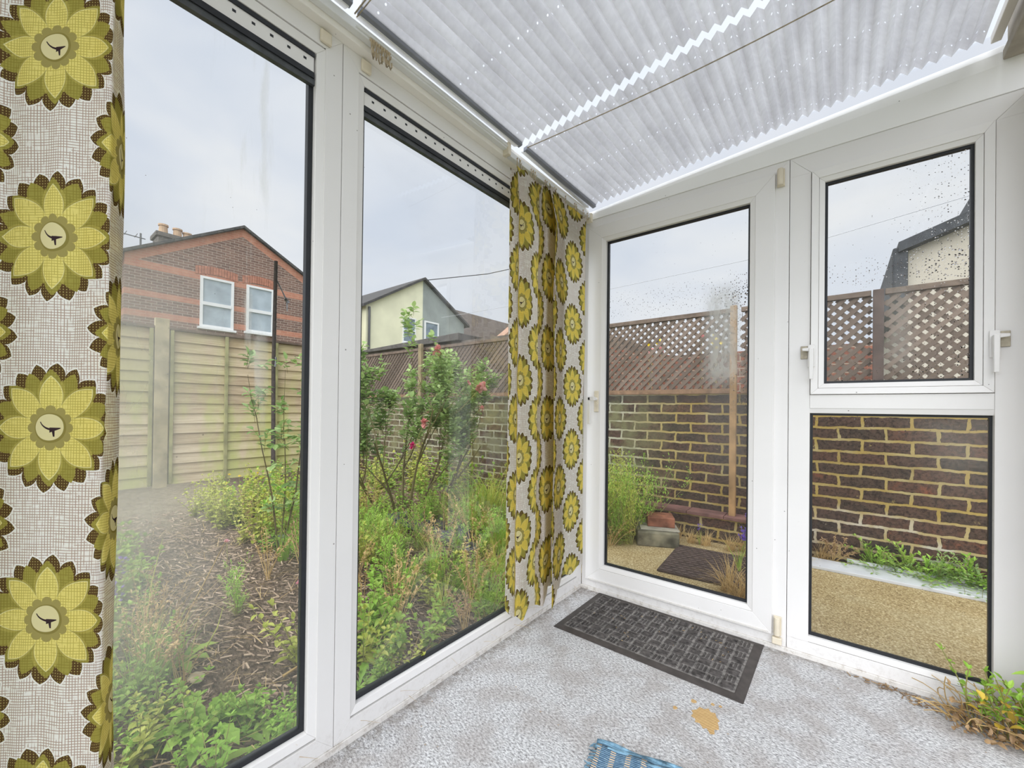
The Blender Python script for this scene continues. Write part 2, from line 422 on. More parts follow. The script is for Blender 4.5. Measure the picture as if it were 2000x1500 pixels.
# worn hole showing the tan backing
m, nt, out = newmat('tan_carpet_backing'); co = objco(nt)
wv = node(nt, 'ShaderNodeTexWave', {'Scale': 60., 'Distortion': .6}); lk(nt, mapping(nt, co, (1, 1, 1), (0, 0, .55)), wv.inputs['Vector'])
c = ramp(nt, X(nt, wv.outputs[0])*.7+noise(nt, co, 30, 3)*.4, [(.2, (.36, .21, .08)), (.8, (.72, .50, .24))])
lk(nt, prin(nt, c, .9, bump(nt, X(nt, wv.outputs[0]), .5, .002), .1), out); TAN = m
def blob(mb, cx, cy, pts, z0=.0, z1=.0016):
    mb.prism([(cx+a, cy+b, z0) for a, b in pts], (0, 0, z1-z0))
bl = MB(); pp = []
prof = [(.036, -.002), (.030, .012), (.034, .02), (.024, .030), (.016, .047), (.004, .043), (-.006, .055), (-.016, .044), (-.03, .045), (-.034, .026), (-.046, .014), (-.038, .004),
        (-.040, -.012), (-.026, -.016), (-.024, -.030), (-.012, -.026), (.002, -.042), (.010, -.034), (.024, -.052), (.034, -.044), (.029, -.026), (.040, -.018)]
for a, b in prof:
    pp.append((a*1.05, b*1.05))
blob(bl, .800, -.620, pp)
for (a, b, s_) in ((.705, -.628, .010), (.745, -.555, .011), (.80, -.53, .007), (.822, -.525, .006)):
    blob(bl, a, b, [(s_*math.cos(t)*R(.6, 1.1), s_*math.sin(t)*R(.6, 1.1)) for t in [i*PI/4 for i in range(8)]])
o = bl.build('worn_patch', TAN, floor); o['label'] = 'worn hole in the carpet showing tan ribbed backing'

# ------------------------------------------------------------ glazed walls
# left wall stands at x=0 (runs along y), right wall at y=0 (runs along x). a = along, d = depth into the room
def P3(side, a, d, z): return (d, a, z) if side == 'L' else (a, -d, z)
def ring(mb, side, a0, a1, z0, z1, wd, d0, d1, slope=0):
    """mitred four-piece frame; the face leans back by slope at the inner edge"""
    o_ = [(a0, z0), (a1, z0), (a1, z1), (a0, z1)]
    wl, wr, wb, wt = wd if isinstance(wd, tuple) else (wd,)*4
    i_ = [(a0+wl, z0+wb), (a1-wr, z0+wb), (a1-wr, z1-wt), (a0+wl, z1-wt)]
    for k in range(4):
        q = (k+1) % 4
        mb.hexa([P3(side, *o_[k][:1], d0, o_[k][1]), P3(side, o_[q][0], d0, o_[q][1]), P3(side, i_[q][0], d0, i_[q][1]), P3(side, i_[k][0], d0, i_[k][1]),
                 P3(side, o_[k][0], d1, o_[k][1]), P3(side, o_[q][0], d1, o_[q][1]), P3(side, i_[q][0], d1-slope, i_[q][1]), P3(side, i_[k][0], d1-slope, i_[k][1])])
    return mb
def sbox(mb, side, a0, a1, d0, d1, z0, z1): return mb.box(P3(side, a0, d0, z0), P3(side, a1, d1, z1))
def glazing(parent, side, a0, a1, z0, z1, dg, gmat, bead=.018, face=0.0, beadface=-.004, gk=.009):
    """bead, black gasket and pane set into an opening (a0..a1, z0..z1 = visible opening)"""
    ring(MB(), side, a0-bead, a1+bead, z0-bead, z1+bead, bead, dg+.004, beadface, .006).build('glazing_bead', PVC2, parent, bevel=.0012)
    ring(MB(), side, a0-.004, a1+.004, z0-.004, z1+.004, gk+.004, dg-.012, dg+.0045).build('gasket', GASKET, parent)
    sbox(MB(), side, a0, a1, dg-.004, dg, z0, z1).build('pane', gmat, parent)

def hz_left(x, y, z, nt, co):   # misted double glazing of the pane beside the near curtain
    s1 = smooth(y, -1.62, -1.90)*smooth(z, .22, .62)*smooth(z, 1.55, 1.05)
    s2 = smooth(z, .9, .10)*.10
    n = noise(nt, mapping(nt, co, (1, 1, .35)), 7, 5, .6)
    st = smooth(noise(nt, mapping(nt, co, (1, 1, .12)), 26, 4), .56, .70)*smooth(z, .5, 1.0)*smooth(y, -1.78, -1.70)*smooth(y, -1.60, -1.66)*.45
    return s1*(n*.34+.10)+s2*.6+st*.6+.008
def hz_two(x, y, z, nt, co):
    s1 = smooth(y, -.95, -.62)*smooth(z, 1.9, 1.0)*smooth(z, .7, 1.0)*.16
    return s1*(noise(nt, co, 6, 4)*.4)+smooth(z, .5, .1)*.05*noise(nt, co, 14, 4)+.006
def hz_door(x, y, z, nt, co):
    s1 = smooth(x, .60, .68)*smooth(x, .80, .74)*smooth(z, 1.10, 1.2)*smooth(z, 1.62, 1.5)
    dr = (noise(nt, mapping(nt, co, (1, 1, .3)), 60, 3) > .5)
    return s1*.42*(dr*.4+.6)+smooth(x, .5, .8)*smooth(z, .55, .9)*smooth(z, 1.3, 1.0)*.07+.015
def dr_door(x, y, z, nt, co):
    return (smooth(x, .60, .82)*smooth(z, .8, 1.1)*smooth(z, 1.66, 1.5)*.55+smooth(z, 1.45, 1.52)*smooth(z, 1.66, 1.58)*.35+.01)
def hz_small(x, y, z, nt, co):
    return noise(nt, co, 12, 4)*.05+smooth(x, 1.24, 1.30)*smooth(x, 1.36, 1.31)*smooth(z, 1.13, 1.25)*smooth(z, 1.55, 1.4)*.10
def dr_small(x, y, z, nt, co):
    return smooth(x, 1.22, 1.46)*.42+smooth(z, 1.28, 1.15)*.25+smooth(z, 1.45, 1.52)*smooth(z, 1.62, 1.56)*.3+.03
def hz_low(x, y, z, nt, co):
    return smooth(x, 1.25, 1.5)*smooth(z, .6, .98)*noise(nt, co, 8, 4)*.22+smooth(z, .30, .1)*.03+.01
def dr_low(x, y, z, nt, co): return smooth(z, .85, 1.0)*.25+.01
G1 = mat_glass('misted_glass', hz_left, None); G2 = mat_glass('smeared_glass', hz_two, None)
G3 = mat_glass('rain_spotted_door_glass', hz_door, dr_door); G4 = mat_glass('rain_drop_glass', hz_small, dr_small); G5 = mat_glass('lower_glass', hz_low, dr_low)

def fixed_light(name, label, a0, a1, gl):
    w_ = empty(name, (0, 0, 0), kind='structure', label=label)
    ring(MB(), 'L', a0, a1, .019, 2.054, .050, -.07, .0).build('window_frame', PVC, w_, bevel=.0009)
    ga0, ga1 = a0+.072, a1-.072
    glazing(w_, 'L', ga0, ga1, .097, 1.979, -.030, gl, bead=.0225, beadface=-.002, gk=.013)
    # slotted night vent along the head
    v = MB(); sbox(v, 'L', ga0+.004, ga1-.004, -.026, -.014, 1.925, 1.967)
    vent = v.build('head_vent', PVC2, w_, bevel=.001)
    b = MB(); sbox(b, 'L', ga0+.004, ga1-.004, -.030, -.012, 1.909, 1.925); sbox(b, 'L', ga0+.004, ga1-.004, -.030, -.010, 1.967, 1.978); b.build('vent_seal', GASKET, w_)
    sl = MB(); k = ga0+.03
    while k < ga1-.02: sbox(sl, 'L', k, k+.008, -.0145, -.0135, 1.948, 1.9545); k += .042
    sl.build('vent_slot', GASKET, vent)
    c_ = MB(); sbox(c_, 'L', ga0, ga1, -.030, -.016, 1.893, 1.909); c_.build('lower_trim', GREYGASK, w_)
    return w_
fixed_light('window_1', 'tall fixed white window beside the near curtain, glass misted', -2.62, -1.447, G1)
fixed_light('window_2', 'tall fixed white window looking onto the rose bush', -1.445, 0.0-.001, G2)
# sill under the left frames and the right frames
s_ = MB(); s_.hexa([(-.09, -3.2, -.06), (.006, -3.2, -.06), (.006, 0, -.06), (-.09, 0, -.06), (-.09, -3.2, .0185), (.004, -3.2, .0185), (.004, 0, .0185), (-.09, 0, .0185)])
tag(s_.build('trim_1', SILL, bevel=.002), 'dirty white bottom sill under the two tall windows', 'trim', kind='structure')
s_ = MB(); s_.box((-.0, -.006, -.06), (1.9, .10, .0185)); tag(s_.build('trim_2', SILL, bevel=.002), 'dirty white threshold under the door and right-hand window', 'trim', kind='structure')

# door
door = empty('door_1', (0, 0, 0), kind='structure', label='white half-framed glazed back door with lever handle, closed')
ring(MB(), 'R', .002, .962, .019, 2.054, .052, -.07, .0).build('door_frame', PVC, door, bevel=.0009)
leaf_ = ring(MB(), 'R', .030, .912, .060, 2.008, (.081, .073, .070, .070), -.055, .012, .004).build('leaf_frame', PVC2, door, bevel=.0014)
glazing(door, 'R', .131, .818, .152, 1.918, -.022, G3, bead=.021, beadface=.006)
w_ = MB(); sbox(w_, 'R', .05, .90, .012, .0155, .062, .069); w_.build('weather_strip', SILL, door)
h = MB(); h.box((.078, -.013, .985), (.104, -.021, 1.100)); h = h.build('handle_plate', CREAM, door, bevel=.003)
q = MB(); q.tube([(.091, -.02, 1.055), (.091, -.05, 1.055)], .0095, 10); q.hexa([(.060, -.046, 1.046), (.100, -.044, 1.046), (.100, -.062, 1.046), (.060, -.062, 1.046), (.060, -.046, 1.068), (.100, -.044, 1.068), (.100, -.062, 1.068), (.060, -.062, 1.068)])
q.box((.058, -.050, .918), (.076, -.062, 1.066)); q.build('lever_handle', PVC2, door, bevel=.003)
q = MB(); q.tube([(.091, -.02, 1.028), (.091, -.028, 1.028)], .009, 10); q.build('lock_cylinder', CREAM, h)
for z0, z1 in ((1.948, 2.022), (.062, .140)):
    q = MB(); q.box((.918, -.002, z0), (.946, -.010, z1)); q.tube([(.931, -.018, z0+.002), (.931, -.018, z1-.002)], .0105, 12)
    q.build('hinge', CREAM, door, bevel=.0015)
q = MB(); q.box((.914, -.004, .028), (.948, -.024, .056)); q.build('hinge_stop', CREAM, door, bevel=.003)

# right-hand window: opening top light above a fixed lower pane
win = empty('window_3', (0, 0, 0), kind='structure', label='white window with an opening top light over a fixed lower pane')
fr = MB()
for (a0, a1, z0, z1) in ((.964, 1.036, .019, 2.054), (1.532, 1.612, .019, 2.054)): pass
# posts and rails as mitred pieces
def piece(mb, pts, d0=-.07, d1=0.): mb.prism([P3('R', a, d1, z) for a, z in pts], (0, d1-d0, 0))
OA, OB, OZ0, OZ1 = .964, 1.612, .019, 2.054
sbox(fr, 'R', OA, 1.0355, -.07, 0, OZ0+.0475, OZ1-.0785); sbox(fr, 'R', 1.5325, OB, -.07, 0, OZ0+.0475, OZ1-.0785)
piece(fr, [(OA, OZ0), (OB, OZ0), (OB, .066), (OA, .066)])
piece(fr, [(OA, OZ1), (1.036, 1.976), (1.532, 1.976), (OB, OZ1)])
piece(fr, [(OA, OZ1), (OA, 1.9755), (1.0355, 1.9755)]); piece(fr, [(OB, OZ1), (OB, 1.9755), (1.5325, 1.9755)])
sbox(fr, 'R', 1.036, 1.532, -.07, 0, 1.014, 1.068)
fr.build('window_frame', PVC, win, bevel=.0009)
ring(MB(), 'R', 1.038, 1.530, 1.070, 1.974, (.024, .024, .024, .032), -.055, .010, .004).build('opening_sash', PVC2, win, bevel=.0014)
glazing(win, 'R', 1.081, 1.487, 1.113, 1.924, -.020, G4, bead=.018, beadface=.003)
glazing(win, 'R', 1.036, 1.534, .088, .994, -.030, G5, bead=.020, beadface=-.002)
for hx, hz_, sgn in ((1.041, 1.235, -1), (1.529, 1.240, 1)):
    k = MB(); k.box((hx-.012, -.011, hz_-.055), (hx+.012, -.017, hz_+.035)); pl = k.build('handle_plate', PVC2, win, bevel=.002)
    k = MB(); k.tube([(hx, -.016, hz_+.012), (hx, -.036, hz_+.012)], .0085, 10); k.hexa([(hx-.009, -.030, hz_+.018), (hx+.009, -.030, hz_+.018), (hx+.007, -.042, hz_+.018), (hx-.007, -.042, hz_+.018),
        (hx-.007, -.030, hz_-.105), (hx+.007, -.030, hz_-.105), (hx+.006, -.040, hz_-.105), (hx-.006, -.040, hz_-.105)])
    k.hexa([(hx, -.028, hz_+.006), (hx+sgn*.030, -.028, hz_+.010), (hx+sgn*.030, -.034, hz_+.010), (hx, -.036, hz_+.006), (hx, -.028, hz_+.022), (hx+sgn*.030, -.028, hz_+.020), (hx+sgn*.030, -.034, hz_+.020), (hx, -.036, hz_+.022)])
    k.build('lever_handle', PVC2, pl, bevel=.002)
    k = MB(); k.box((hx+sgn*.013, -.0005, hz_-.02), (hx+sgn*.036, -.006, hz_+.032)); k.build('striker_plate', BRASS, win, bevel=.001)

# white board over the door and window, up to the sloping roof
b = MB(); N = 24; top = lambda x: 2.110+.0815*x
for i in range(N):
    x0, x1 = -.03+i*1.70/N, -.03+(i+1)*1.70/N
    prof = [(.004, 2.0545), (.004, 2.085), (.0045, 2.10)]
pv = []
for (d, fz) in ((-.06, 0), (.004, 0), (.005, .55), (.000, .8), (-.012, .95), (-.03, 1.0), (-.06, 1.0)):
    pv.append((d, fz))
for x in (-.03, 1.66):
    for d, fz in pv: b.v.append((x, -d, 2.0545+(top(x)-2.0545-.002)*fz))
k = len(pv)
for j in range(k-1): b.f.append((j, j+1, k+j+1, k+j))
b.f.append(tuple(range(k))[::-1]); b.f.append(tuple(k+j for j in range(k)))
tag(b.build('trim_3', mat_pvc('white_board', (.93, .92, .90), 0), smooth=False, bevel=.002), 'white tapered board between the door frame head and the roof blinds', 'trim', kind='structure')

# ------------------------------------------------------------ head beam over the tall windows
b = MB(); b.box((-.05, -3.2, 2.054), (.030, -.012, 2.110)); bm_ = tag(b.build('trim_4', mat_pvc('head_beam_cream', (.93, .89, .84), 0), bevel=.003), 'cream-white head beam running above the two tall windows', 'trim', kind='structure')
for yy in (-1.50, -1.375):
    k = MB(); k.box((.0005, yy-.016, 2.012), (.010, yy+.016, 2.046)); tag(k.build('plastic_clip', CREAM, bevel=.003),
        'yellowed plastic clip left of the mullion joint under the beam' if yy < -1.4 else 'yellowed plastic clip right of the mullion joint under the beam', 'clip')

# ------------------------------------------------------------ roof sheet above the blinds and the pleated blinds
m, nt, out = newmat('clear_roof_sheet'); co = objco(nt)
tr = node(nt, 'ShaderNodeBsdfTransparent', {'Color': (.93, .94, .95)}).outputs[0]
tl = node(nt, 'ShaderNodeBsdfTranslucent', {'Color': (.9, .92, .95)}).outputs[0]
lk(nt, mixs(nt, .12, tr, tl), out); ROOFM = m
b = MB(); rz = lambda x: 2.20+.0815*x
b.hexa([(-.15, -3.2, rz(-.15)), (1.75, -3.2, rz(1.75)), (1.75, .12, rz(1.75)), (-.15, .12, rz(-.15)), (-.15, -3.2, rz(-.15)+.01), (1.75, -3.2, rz(1.75)+.01), (1.75, .12, rz(1.75)+.01), (-.15, .12, rz(-.15)+.01)])
tag(b.build('ceiling', ROOFM), 'clear sheet roof above the pleated blinds', 'roof', kind='structure')

def mat_blind(y0, y1, rows):
    m, nt, out = newmat('pleated_blind_cloth'); co = objco(nt); x, y, z = sep(nt, co)
    n = noise(nt, mapping(nt, co, (1, .25, 1)), 14, 4); n2 = noise(nt, mapping(nt, co, (.4, 1, 1)), 60, 3)
    c = ramp(nt, n*.7+n2*.3, [(.3, (.50, .49, .50)), (.7, (.69, .685, .69))])
    df = node(nt, 'ShaderNodeBsdfDiffuse'); lk(nt, c, df.inputs[0])
    tl = node(nt, 'ShaderNodeBsdfTranslucent'); lk(nt, c, tl.inputs[0])
    sh = mixs(nt, .50, df.outputs[0], tl.outputs[0])
    # cord holes punched through the folds
    f = (((x-.06)/.0365).fract()-.5).abs()
    hole = None
    for r_ in rows:
        h_ = ((y-r_)*(y-r_)*90000+((f-.28)*.0365)*((f-.28)*.0365)*260000) < 1.0
        hole = h_ if hole is None else hole.mx(h_)
    sh = mixs(nt, hole, sh, node(nt, 'ShaderNodeBsdfTransparent').outputs[0])
    lk(nt, sh, out); return m
RAILG = plain('blind_rail_grey', (.24, .25, .29), .45, .08, 10)
def blind(label, y0, y1, rows, x0=.075, x1=1.515):
    e = empty('pleated_blind', (x0, (y0+y1)/2, 2.11), label=label, cat='blind')
    e_inv = Vector(e.location)
    mb = MB(); pitch_ = .0365; n = int((x1-x0)/(pitch_/2)); ny = 18
    for i in range(n+1):
        x = x0+i*pitch_/2; zz = 2.119+.0815*x+(.0125 if i % 2 else -.0075)
        for j in range(ny+1):
            y = y0+(y1-y0)*j/ny
            sag = -.004*math.sin(PI*j/ny)*math.sin(x*2.1)
            mb.v.append((x, y, zz+sag+.0008*math.sin(i*1.7+j*.9)))
    for i in range(n):
        for j in range(ny): a = i*(ny+1)+j; mb.f.append((a, a+1, a+ny+2, a+ny+1))
    o = mb.build('pleated_cloth', mat_blind(y0, y1, rows), e); o.location = -e_inv
    # grey edge rail and white moving rail at the eave end, white rail at the house end
    q = MB(); q.hexa([(x0-.016, y0, 2.106), (x0+.004, y0, 2.110), (x0+.004, y1, 2.110), (x0-.016, y1, 2.106), (x0-.016, y0, 2.124), (x0+.004, y0, 2.128), (x0+.004, y1, 2.128), (x0-.016, y1, 2.124)])
    o = q.build('grey_edge_rail', RAILG, e, bevel=.002); o.location = -e_inv
    q = MB(); q.hexa([(x1, y0, 2.222), (x1+.024, y0, 2.224), (x1+.024, y1, 2.224), (x1, y1, 2.222), (x1, y0, 2.250), (x1+.024, y0, 2.252), (x1+.024, y1, 2.252), (x1, y1, 2.250)])
    o = q.build('house_rail', mat_pvc('cream_rail', (.75, .70, .62), 0), e, bevel=.002); o.location = -e_inv
    return e
blind('white pleated roof blind nearest the door wall', -.658, -.022, (-.075, -.345, -.61))
blind('white pleated roof blind in the middle between two gaps', -1.440, -.690, (-.74, -1.062, -1.39))
blind('white pleated roof blind nearest the camera beyond the cords', -2.22, -1.462, (-1.51, -1.84, -2.18))
def curve(name, pts, r, mat, parent=None, **k):
    mb = MB(); mb.tube(pts, r, 6); o = mb.build(name, mat, parent, smooth=True); return tag(o, **k) if k else o
STRING = plain('tan_string', (.40, .34, .25), .8, .15, 60)
pts = []
for i in range(25):
    t = i/24; x = .09+t*1.43; pts.append((x, -.672+.10*math.sin(PI*min(1, t*1.0)*.55)*1.0, 2.098+.0815*x-.010*math.sin(PI*t)))
curve('tension_cord', pts, .0019, STRING, label='thin brown blind cord sagging across the gap to the house wall', cat='cord')
curve('tension_cord', [(.07, -1.452, 2.095), (.6, -1.455, 2.150), (1.5, -1.45, 2.228)], .0022, STRING, label='pale cord in the gap between the near and middle blinds', cat='cord')
curve('tension_cord', [(.07, -1.446, 2.090), (.6, -1.440, 2.148), (1.5, -1.44, 2.226)], .0018, STRING, label='brown cord just beside the pale cord near the top edge of the view', cat='cord')
# blind bottom rails lying on the eave
for (y0, y1, xa, xb, lab) in ((-.655, -.045, .066, .048, 'white blind rail over the corner curtain, slightly skewed'), (-1.435, -.70, .066, .066, 'white blind rail above the bunched curtain hooks'),
                              (-2.3, -1.465, .066, .066, 'white blind rail above the near tall window')):
    q = MB(); q.hexa([(xa-.024, y0, 2.112), (xa, y0, 2.104), (xb, y1, 2.104), (xb-.024, y1, 2.112), (xa-.024, y0, 2.126), (xa, y0, 2.124), (xb, y1, 2.124), (xb-.024, y1, 2.126)])
    tag(q.build('blind_rail', ALU, bevel=.003), lab, 'rail')
# curtain track
q = MB(); q.box((.030, -3.1, 2.072), (.052, -.745, 2.098)); q.box((.030, -.735, 2.052), (.052, -.035, 2.076))
q.tube([(.053, -1.44, 2.083), (.053, -.75, 2.083)], .005, 8)
trk = tag(q.build('curtain_track', ALU, bevel=.002), 'white curtain track fixed along the face of the head beam', 'curtain track')
q = MB(); q.box((.028, -.760, 2.050), (.060, -.742, 2.100)); q.build('end_stop', CREAM, trk, bevel=.002)
q = MB(); q.box((.028, -.040, 2.030), (.060, -.022, 2.078)); q.build('end_stop', CREAM, trk, bevel=.002)

# ------------------------------------------------------------ hooks
HOOK = plain('tan_plastic_hook', (.56, .45, .30), .45, .15, 60)
def hook_mesh():
    mb = MB(); pts = [(.0, 0, .0), (0, 0, -.012), (0, 0, -.040), (.004, 0, -.050), (.010, 0, -.047), (.011, 0, -.034)]
    mb.tube(pts, .0022, 5); mb.tube([(0, 0, -.018), (.006, 0, -.020), (.009, 0, -.012)], .0018, 5); mb.ball((0, 0, .001), .005, 6, 4); return mb
h0 = hook_mesh().build('curtain_hook', HOOK, smooth=True)
first = True
def place_hook(x, y, z, rz, label, group, sc=1.):
    global first
    o = h0 if first else h0.copy()
    if not first: COL.objects.link(o)
    first = False; o.location = (x, y, z); o.rotation_euler = (R(-.12, .12), R(-.1, .1), rz); o.scale = (sc,)*3
    tag(o, label, 'curtain hook', group)
for i in range(8):
    place_hook(.057, -1.392+i*.0088, 2.071, R(-.4, .4), 'tan plastic curtain hook in the loose bunch hanging from the track beside the mullion', 'bunched spare curtain hooks')
for y in (-.70, -.68, -.60, -.585, -.57, -.49, -.475, -.41, -.395, -.31, -.22, -.205, -.13, -.085):
    place_hook(.060, y, 2.056, R(-1, 1), 'tan plastic curtain hook holding up the heading of the corner curtain', 'hooks holding the corner curtain', .8)
curve('hanging_string', [(.062, -.69, 2.06), (.075, -.69, 2.0), (.10, -.672, 1.90), (.088, -.652, 1.80), (.10, -.69, 1.76), (.105, -.72, 1.755)], .0014, STRING, label='loose pull string dangling over the corner curtain heading', cat='string')

# ------------------------------------------------------------ curtains
def curtain(name, label, path, us, ztop, zbot, mat, wav=.004, sm=.75):
    """path: plan points, us: cloth coordinate at each point"""
    # smooth the plan path with Catmull-Rom
    P = [Vector((a, b, 0)) for a, b in path]; pl = []; ul = []
    for i in range(len(P)-1):
        p0, p1, p2, p3 = P[max(i-1, 0)], P[i], P[i+1], P[min(i+2, len(P)-1)]
        for k in range(7):
            t = k/7.; T = .5
            c = .5*((2*p1)+(p2-p0)*t+(2*p0-5*p1+4*p2-p3)*t*t+(3*p1-p0-3*p2+p3)*t**3)
            lin = p1.lerp(p2, t); pl.append(lin.lerp(c, sm)); ul.append(us[i]+(us[i+1]-us[i])*t)
    pl.append(P[-1]); ul.append(us[-1]); n = len(pl); NZ = 60
    mb = MB(); uvs = []
    mean = sum(pl, Vector())/n
    for j in range(NZ+1):
        t = j/NZ
        for i in range(n):
            p = pl[i]; zt = ztop(p.y); zb = zbot(p.y)
            z = zb+(zt-zb)*t
            dx = wav*math.sin(z*5.2+i*.35)+wav*.6*math.sin(z*11+i*.21)
            g = max(0, (t-.90)/.10)     # heading gathers towards the track
            x = p.x+dx*(1-g)*.8; x = x*(1-g*.45)+.058*g*.45
            mb.v.append((x, p.y+dx*.6*math.cos(i*.3)*(1-g), z-.010*g*abs(math.sin(i*.42))))
            uvs.append((ul[i], z))
    for j in range(NZ):
        for i in range(n-1): a = j*n+i; mb.f.append((a, a+1, a+n+1, a+n))
    o = mb.build(name, mat, smooth=True)
    uvl = o.data.uv_layers.new(name='cloth')
    for lp in o.data.loops: uvl.data[lp.index].uv = uvs[lp.vertex_index]
    return tag(o, label, 'curtain')
FAB1 = mat_fabric('sunflower_cloth_near', 0.0, .957); FAB2 = mat_fabric('sunflower_cloth_corner', .137, 1.115, p=.3215, frontlit_gold=1)
# corner curtain
path = [(.045, -.078), (.052, -.20), (.065, -.316), (.115, -.44), (.148, -.530), (.090, -.44), (.034, -.335), (.026, -.52), (.036, -.41), (.050, -.386), (.10, -.528), (.075, -.533), (.060, -.539), (.045, -.503),
        (.070, -.559), (.108, -.676), (.100, -.727), (.066, -.696), (.048, -.708), (.058, -.744)]
us = [0, .12, .239, .33, .42, .48, .50, .53, .55, .58, .665, .75, .84, .93, 1.0, 1.10, 1.165, 1.32, 1.385, 1.43]
zb = lambda y: .128+(.030 if y > -.45 else 0)+.012*math.sin(y*38)+max(0, (-y-.69))*.8
curtain('curtain', 'yellow sunflower print curtain hanging in the corner by the door', path, us, lambda y: 2.046+.10*(y+.05)*.55, zb, FAB2, .003, .4)
# near curtain: one broad flat fold facing the room, then the turned hem edge
A = (.152, -1.950); B_ = (.015, -2.059)
path = [(.146, -1.946), (.115, -1.940), (.085, -1.932), (.090, -1.921), (.118, -1.927), (.148, -1.942), A, (.118, -1.977), (.083, -2.005), (.048, -2.033), B_, (.012, -2.090), (.06, -2.13), (.11, -2.17), (.03, -2.24), (.10, -2.32), (.04, -2.40)]
us = [.30, .265, .225, .205, .165, .115, .087, .043, .0, -.045, -.088, -.12, -.19, -.26, -.36, -.47, -.58]
curtain('curtain', 'yellow sunflower print curtain close to the camera at the left edge', path, us, lambda y: 2.05, lambda y: .10, FAB1, .0035)

# ------------------------------------------------------------ door mat
RUB = plain('brown_black_rubber', (.060, .050, .045), .55, .15, 30, .1)
PILE = plain('grey_ribbed_pile', (.235, .22, .205), .9, .3, 60, .5, spec=.1); RIB = plain('dark_ribs', (.105, .095, .09), .85, .3, 60, .3, spec=.1)
mt = empty('door_mat', (.497, -.231, 0), math.radians(-.5), label='dark grey ribbed rubber door mat in front of the back door', cat='door mat')
W2, H2 = .386, .229
q = MB(); q.hexa([(-W2, -H2, .001), (W2, -H2, .001), (W2, H2, .001), (-W2, H2, .001), (-W2+.03, -H2+.03, .0065), (W2-.03, -H2+.03, .0065), (W2-.03, H2-.03, .0065), (-W2+.03, H2-.03, .0065)])
q.build('border', RUB, mt)
q = MB(); q.box((-W2+.034, -H2+.034, .004), (W2-.034, H2-.034, .0068)); q.build('base_pile', PILE, mt)
q = MB(); nx, ny = 14, 8; cw, ch = (2*W2-.076)/nx, (2*H2-.076)/ny
for i in range(nx):
    for j in range(ny):
        cx = -W2+.038+(i+.5)*cw; cy = -H2+.038+(j+.5)*ch
        for k in range(3):
            o_ = (k-1)*.0142
            if (i+j) % 2: a, b2 = (cx-cw*.44, cy+o_-.0046), (cx+cw*.44, cy+o_+.0046)
            else: a, b2 = (cx+o_-.0048, cy-ch*.42), (cx+o_+.0048, cy+ch*.42)
            q.hexa([(a[0], a[1], .006), (b2[0], a[1], .006), (b2[0], b2[1], .006), (a[0], b2[1], .006),
                    (a[0]+.002, a[1]+.002, .0108), (b2[0]-.002, a[1]+.002, .0108), (b2[0]-.002, b2[1]-.002, .0108), (a[0]+.002, b2[1]-.002, .0108)])
q.build('basket_weave_ribs', RIB, mt)
q = MB()
for _ in range(26):
    x, y = R(-.30, .30), R(-.16, .17); a = R(0, PI); q.obox((x, y, .0118), (math.cos(a)*R(.002, .007), math.sin(a)*R(.002, .006), 0), (-math.sin(a)*.0007, math.cos(a)*.0007, 0), (0, 0, .0005))
q = q.build('straw_bits', DRY, mt); q['kind'] = 'stuff'; q['label'] = 'pale straw bits caught in the mat'

# ------------------------------------------------------------ blue rug
m, nt, out = newmat('blue_woven_rug'); co = objco(nt); x, y, z = sep(nt, co)
fx = (x/.020).fract(); fy = (y/.0062).fract()
stripe = ((x/.042).fract() < .34); bead_ = (((y/.0085)+((x/.021).m('FLOOR'))*.5).fract() < .55)
c = ramp(nt, noise(nt, mapping(nt, co, (1, 2, 1)), 90, 4, .7), [(.3, (.09, .17, .27)), (.55, (.18, .30, .42)), (.75, (.42, .55, .64))])
c = mixc(nt, stripe*bead_, c, (.72, .58, .44, 1))
lk(nt, prin(nt, c, .95, bump(nt, (fy-.5).abs()+(fx-.5).abs()*.6, 1., .006), .1), out); RUG = m
BLUEHEM = plain('blue_rag_hem', (.20, .35, .46), .95, .35, 40, .6, spec=.1)
rg = empty('rag_rug', (.575, -.925, 0), math.radians(14), label='blue and cream woven rag rug at the bottom edge of the view', cat='rug')
q = MB(); nxx, nyy = 30, 30
for i in range(nxx+1):
    for j in range(nyy+1):
        x, y = i*.02, -.018-j*.02; q.v.append((x+.004*math.sin(j*.9), y, .009+.0025*math.sin(i*1.3+j*.8)))
for i in range(nxx):
    for j in range(nyy): a = i*(nyy+1)+j; q.f.append((a, a+nyy+1, a+nyy+2, a+1))
o = q.build('woven_field', RUG, rg, smooth=True); sm = o.modifiers.new('thick', 'SOLIDIFY'); sm.thickness = .006
q = MB()
for k in range(5): q.tube([(-.004+t*.02, -.004-k*.006+.0022*math.sin(t*.9+k), .009+.003*math.sin(t*.7+k*2)) for t in range(31)], .0058, 6)
q.build('rag_hem', BLUEHEM, rg, smooth=True)
q = MB()
for k in range(14):
    y = -.02-k*.011; q.tube([(.006, y, .010), (-.008-R(0, .006), y+R(-.006, .006), .008), (-.016-R(0, .01), y+R(-.012, .006), .003)], [.0024, .002, .0008], 5)
q.build('fringe', BLUEHEM, rg, smooth=True)

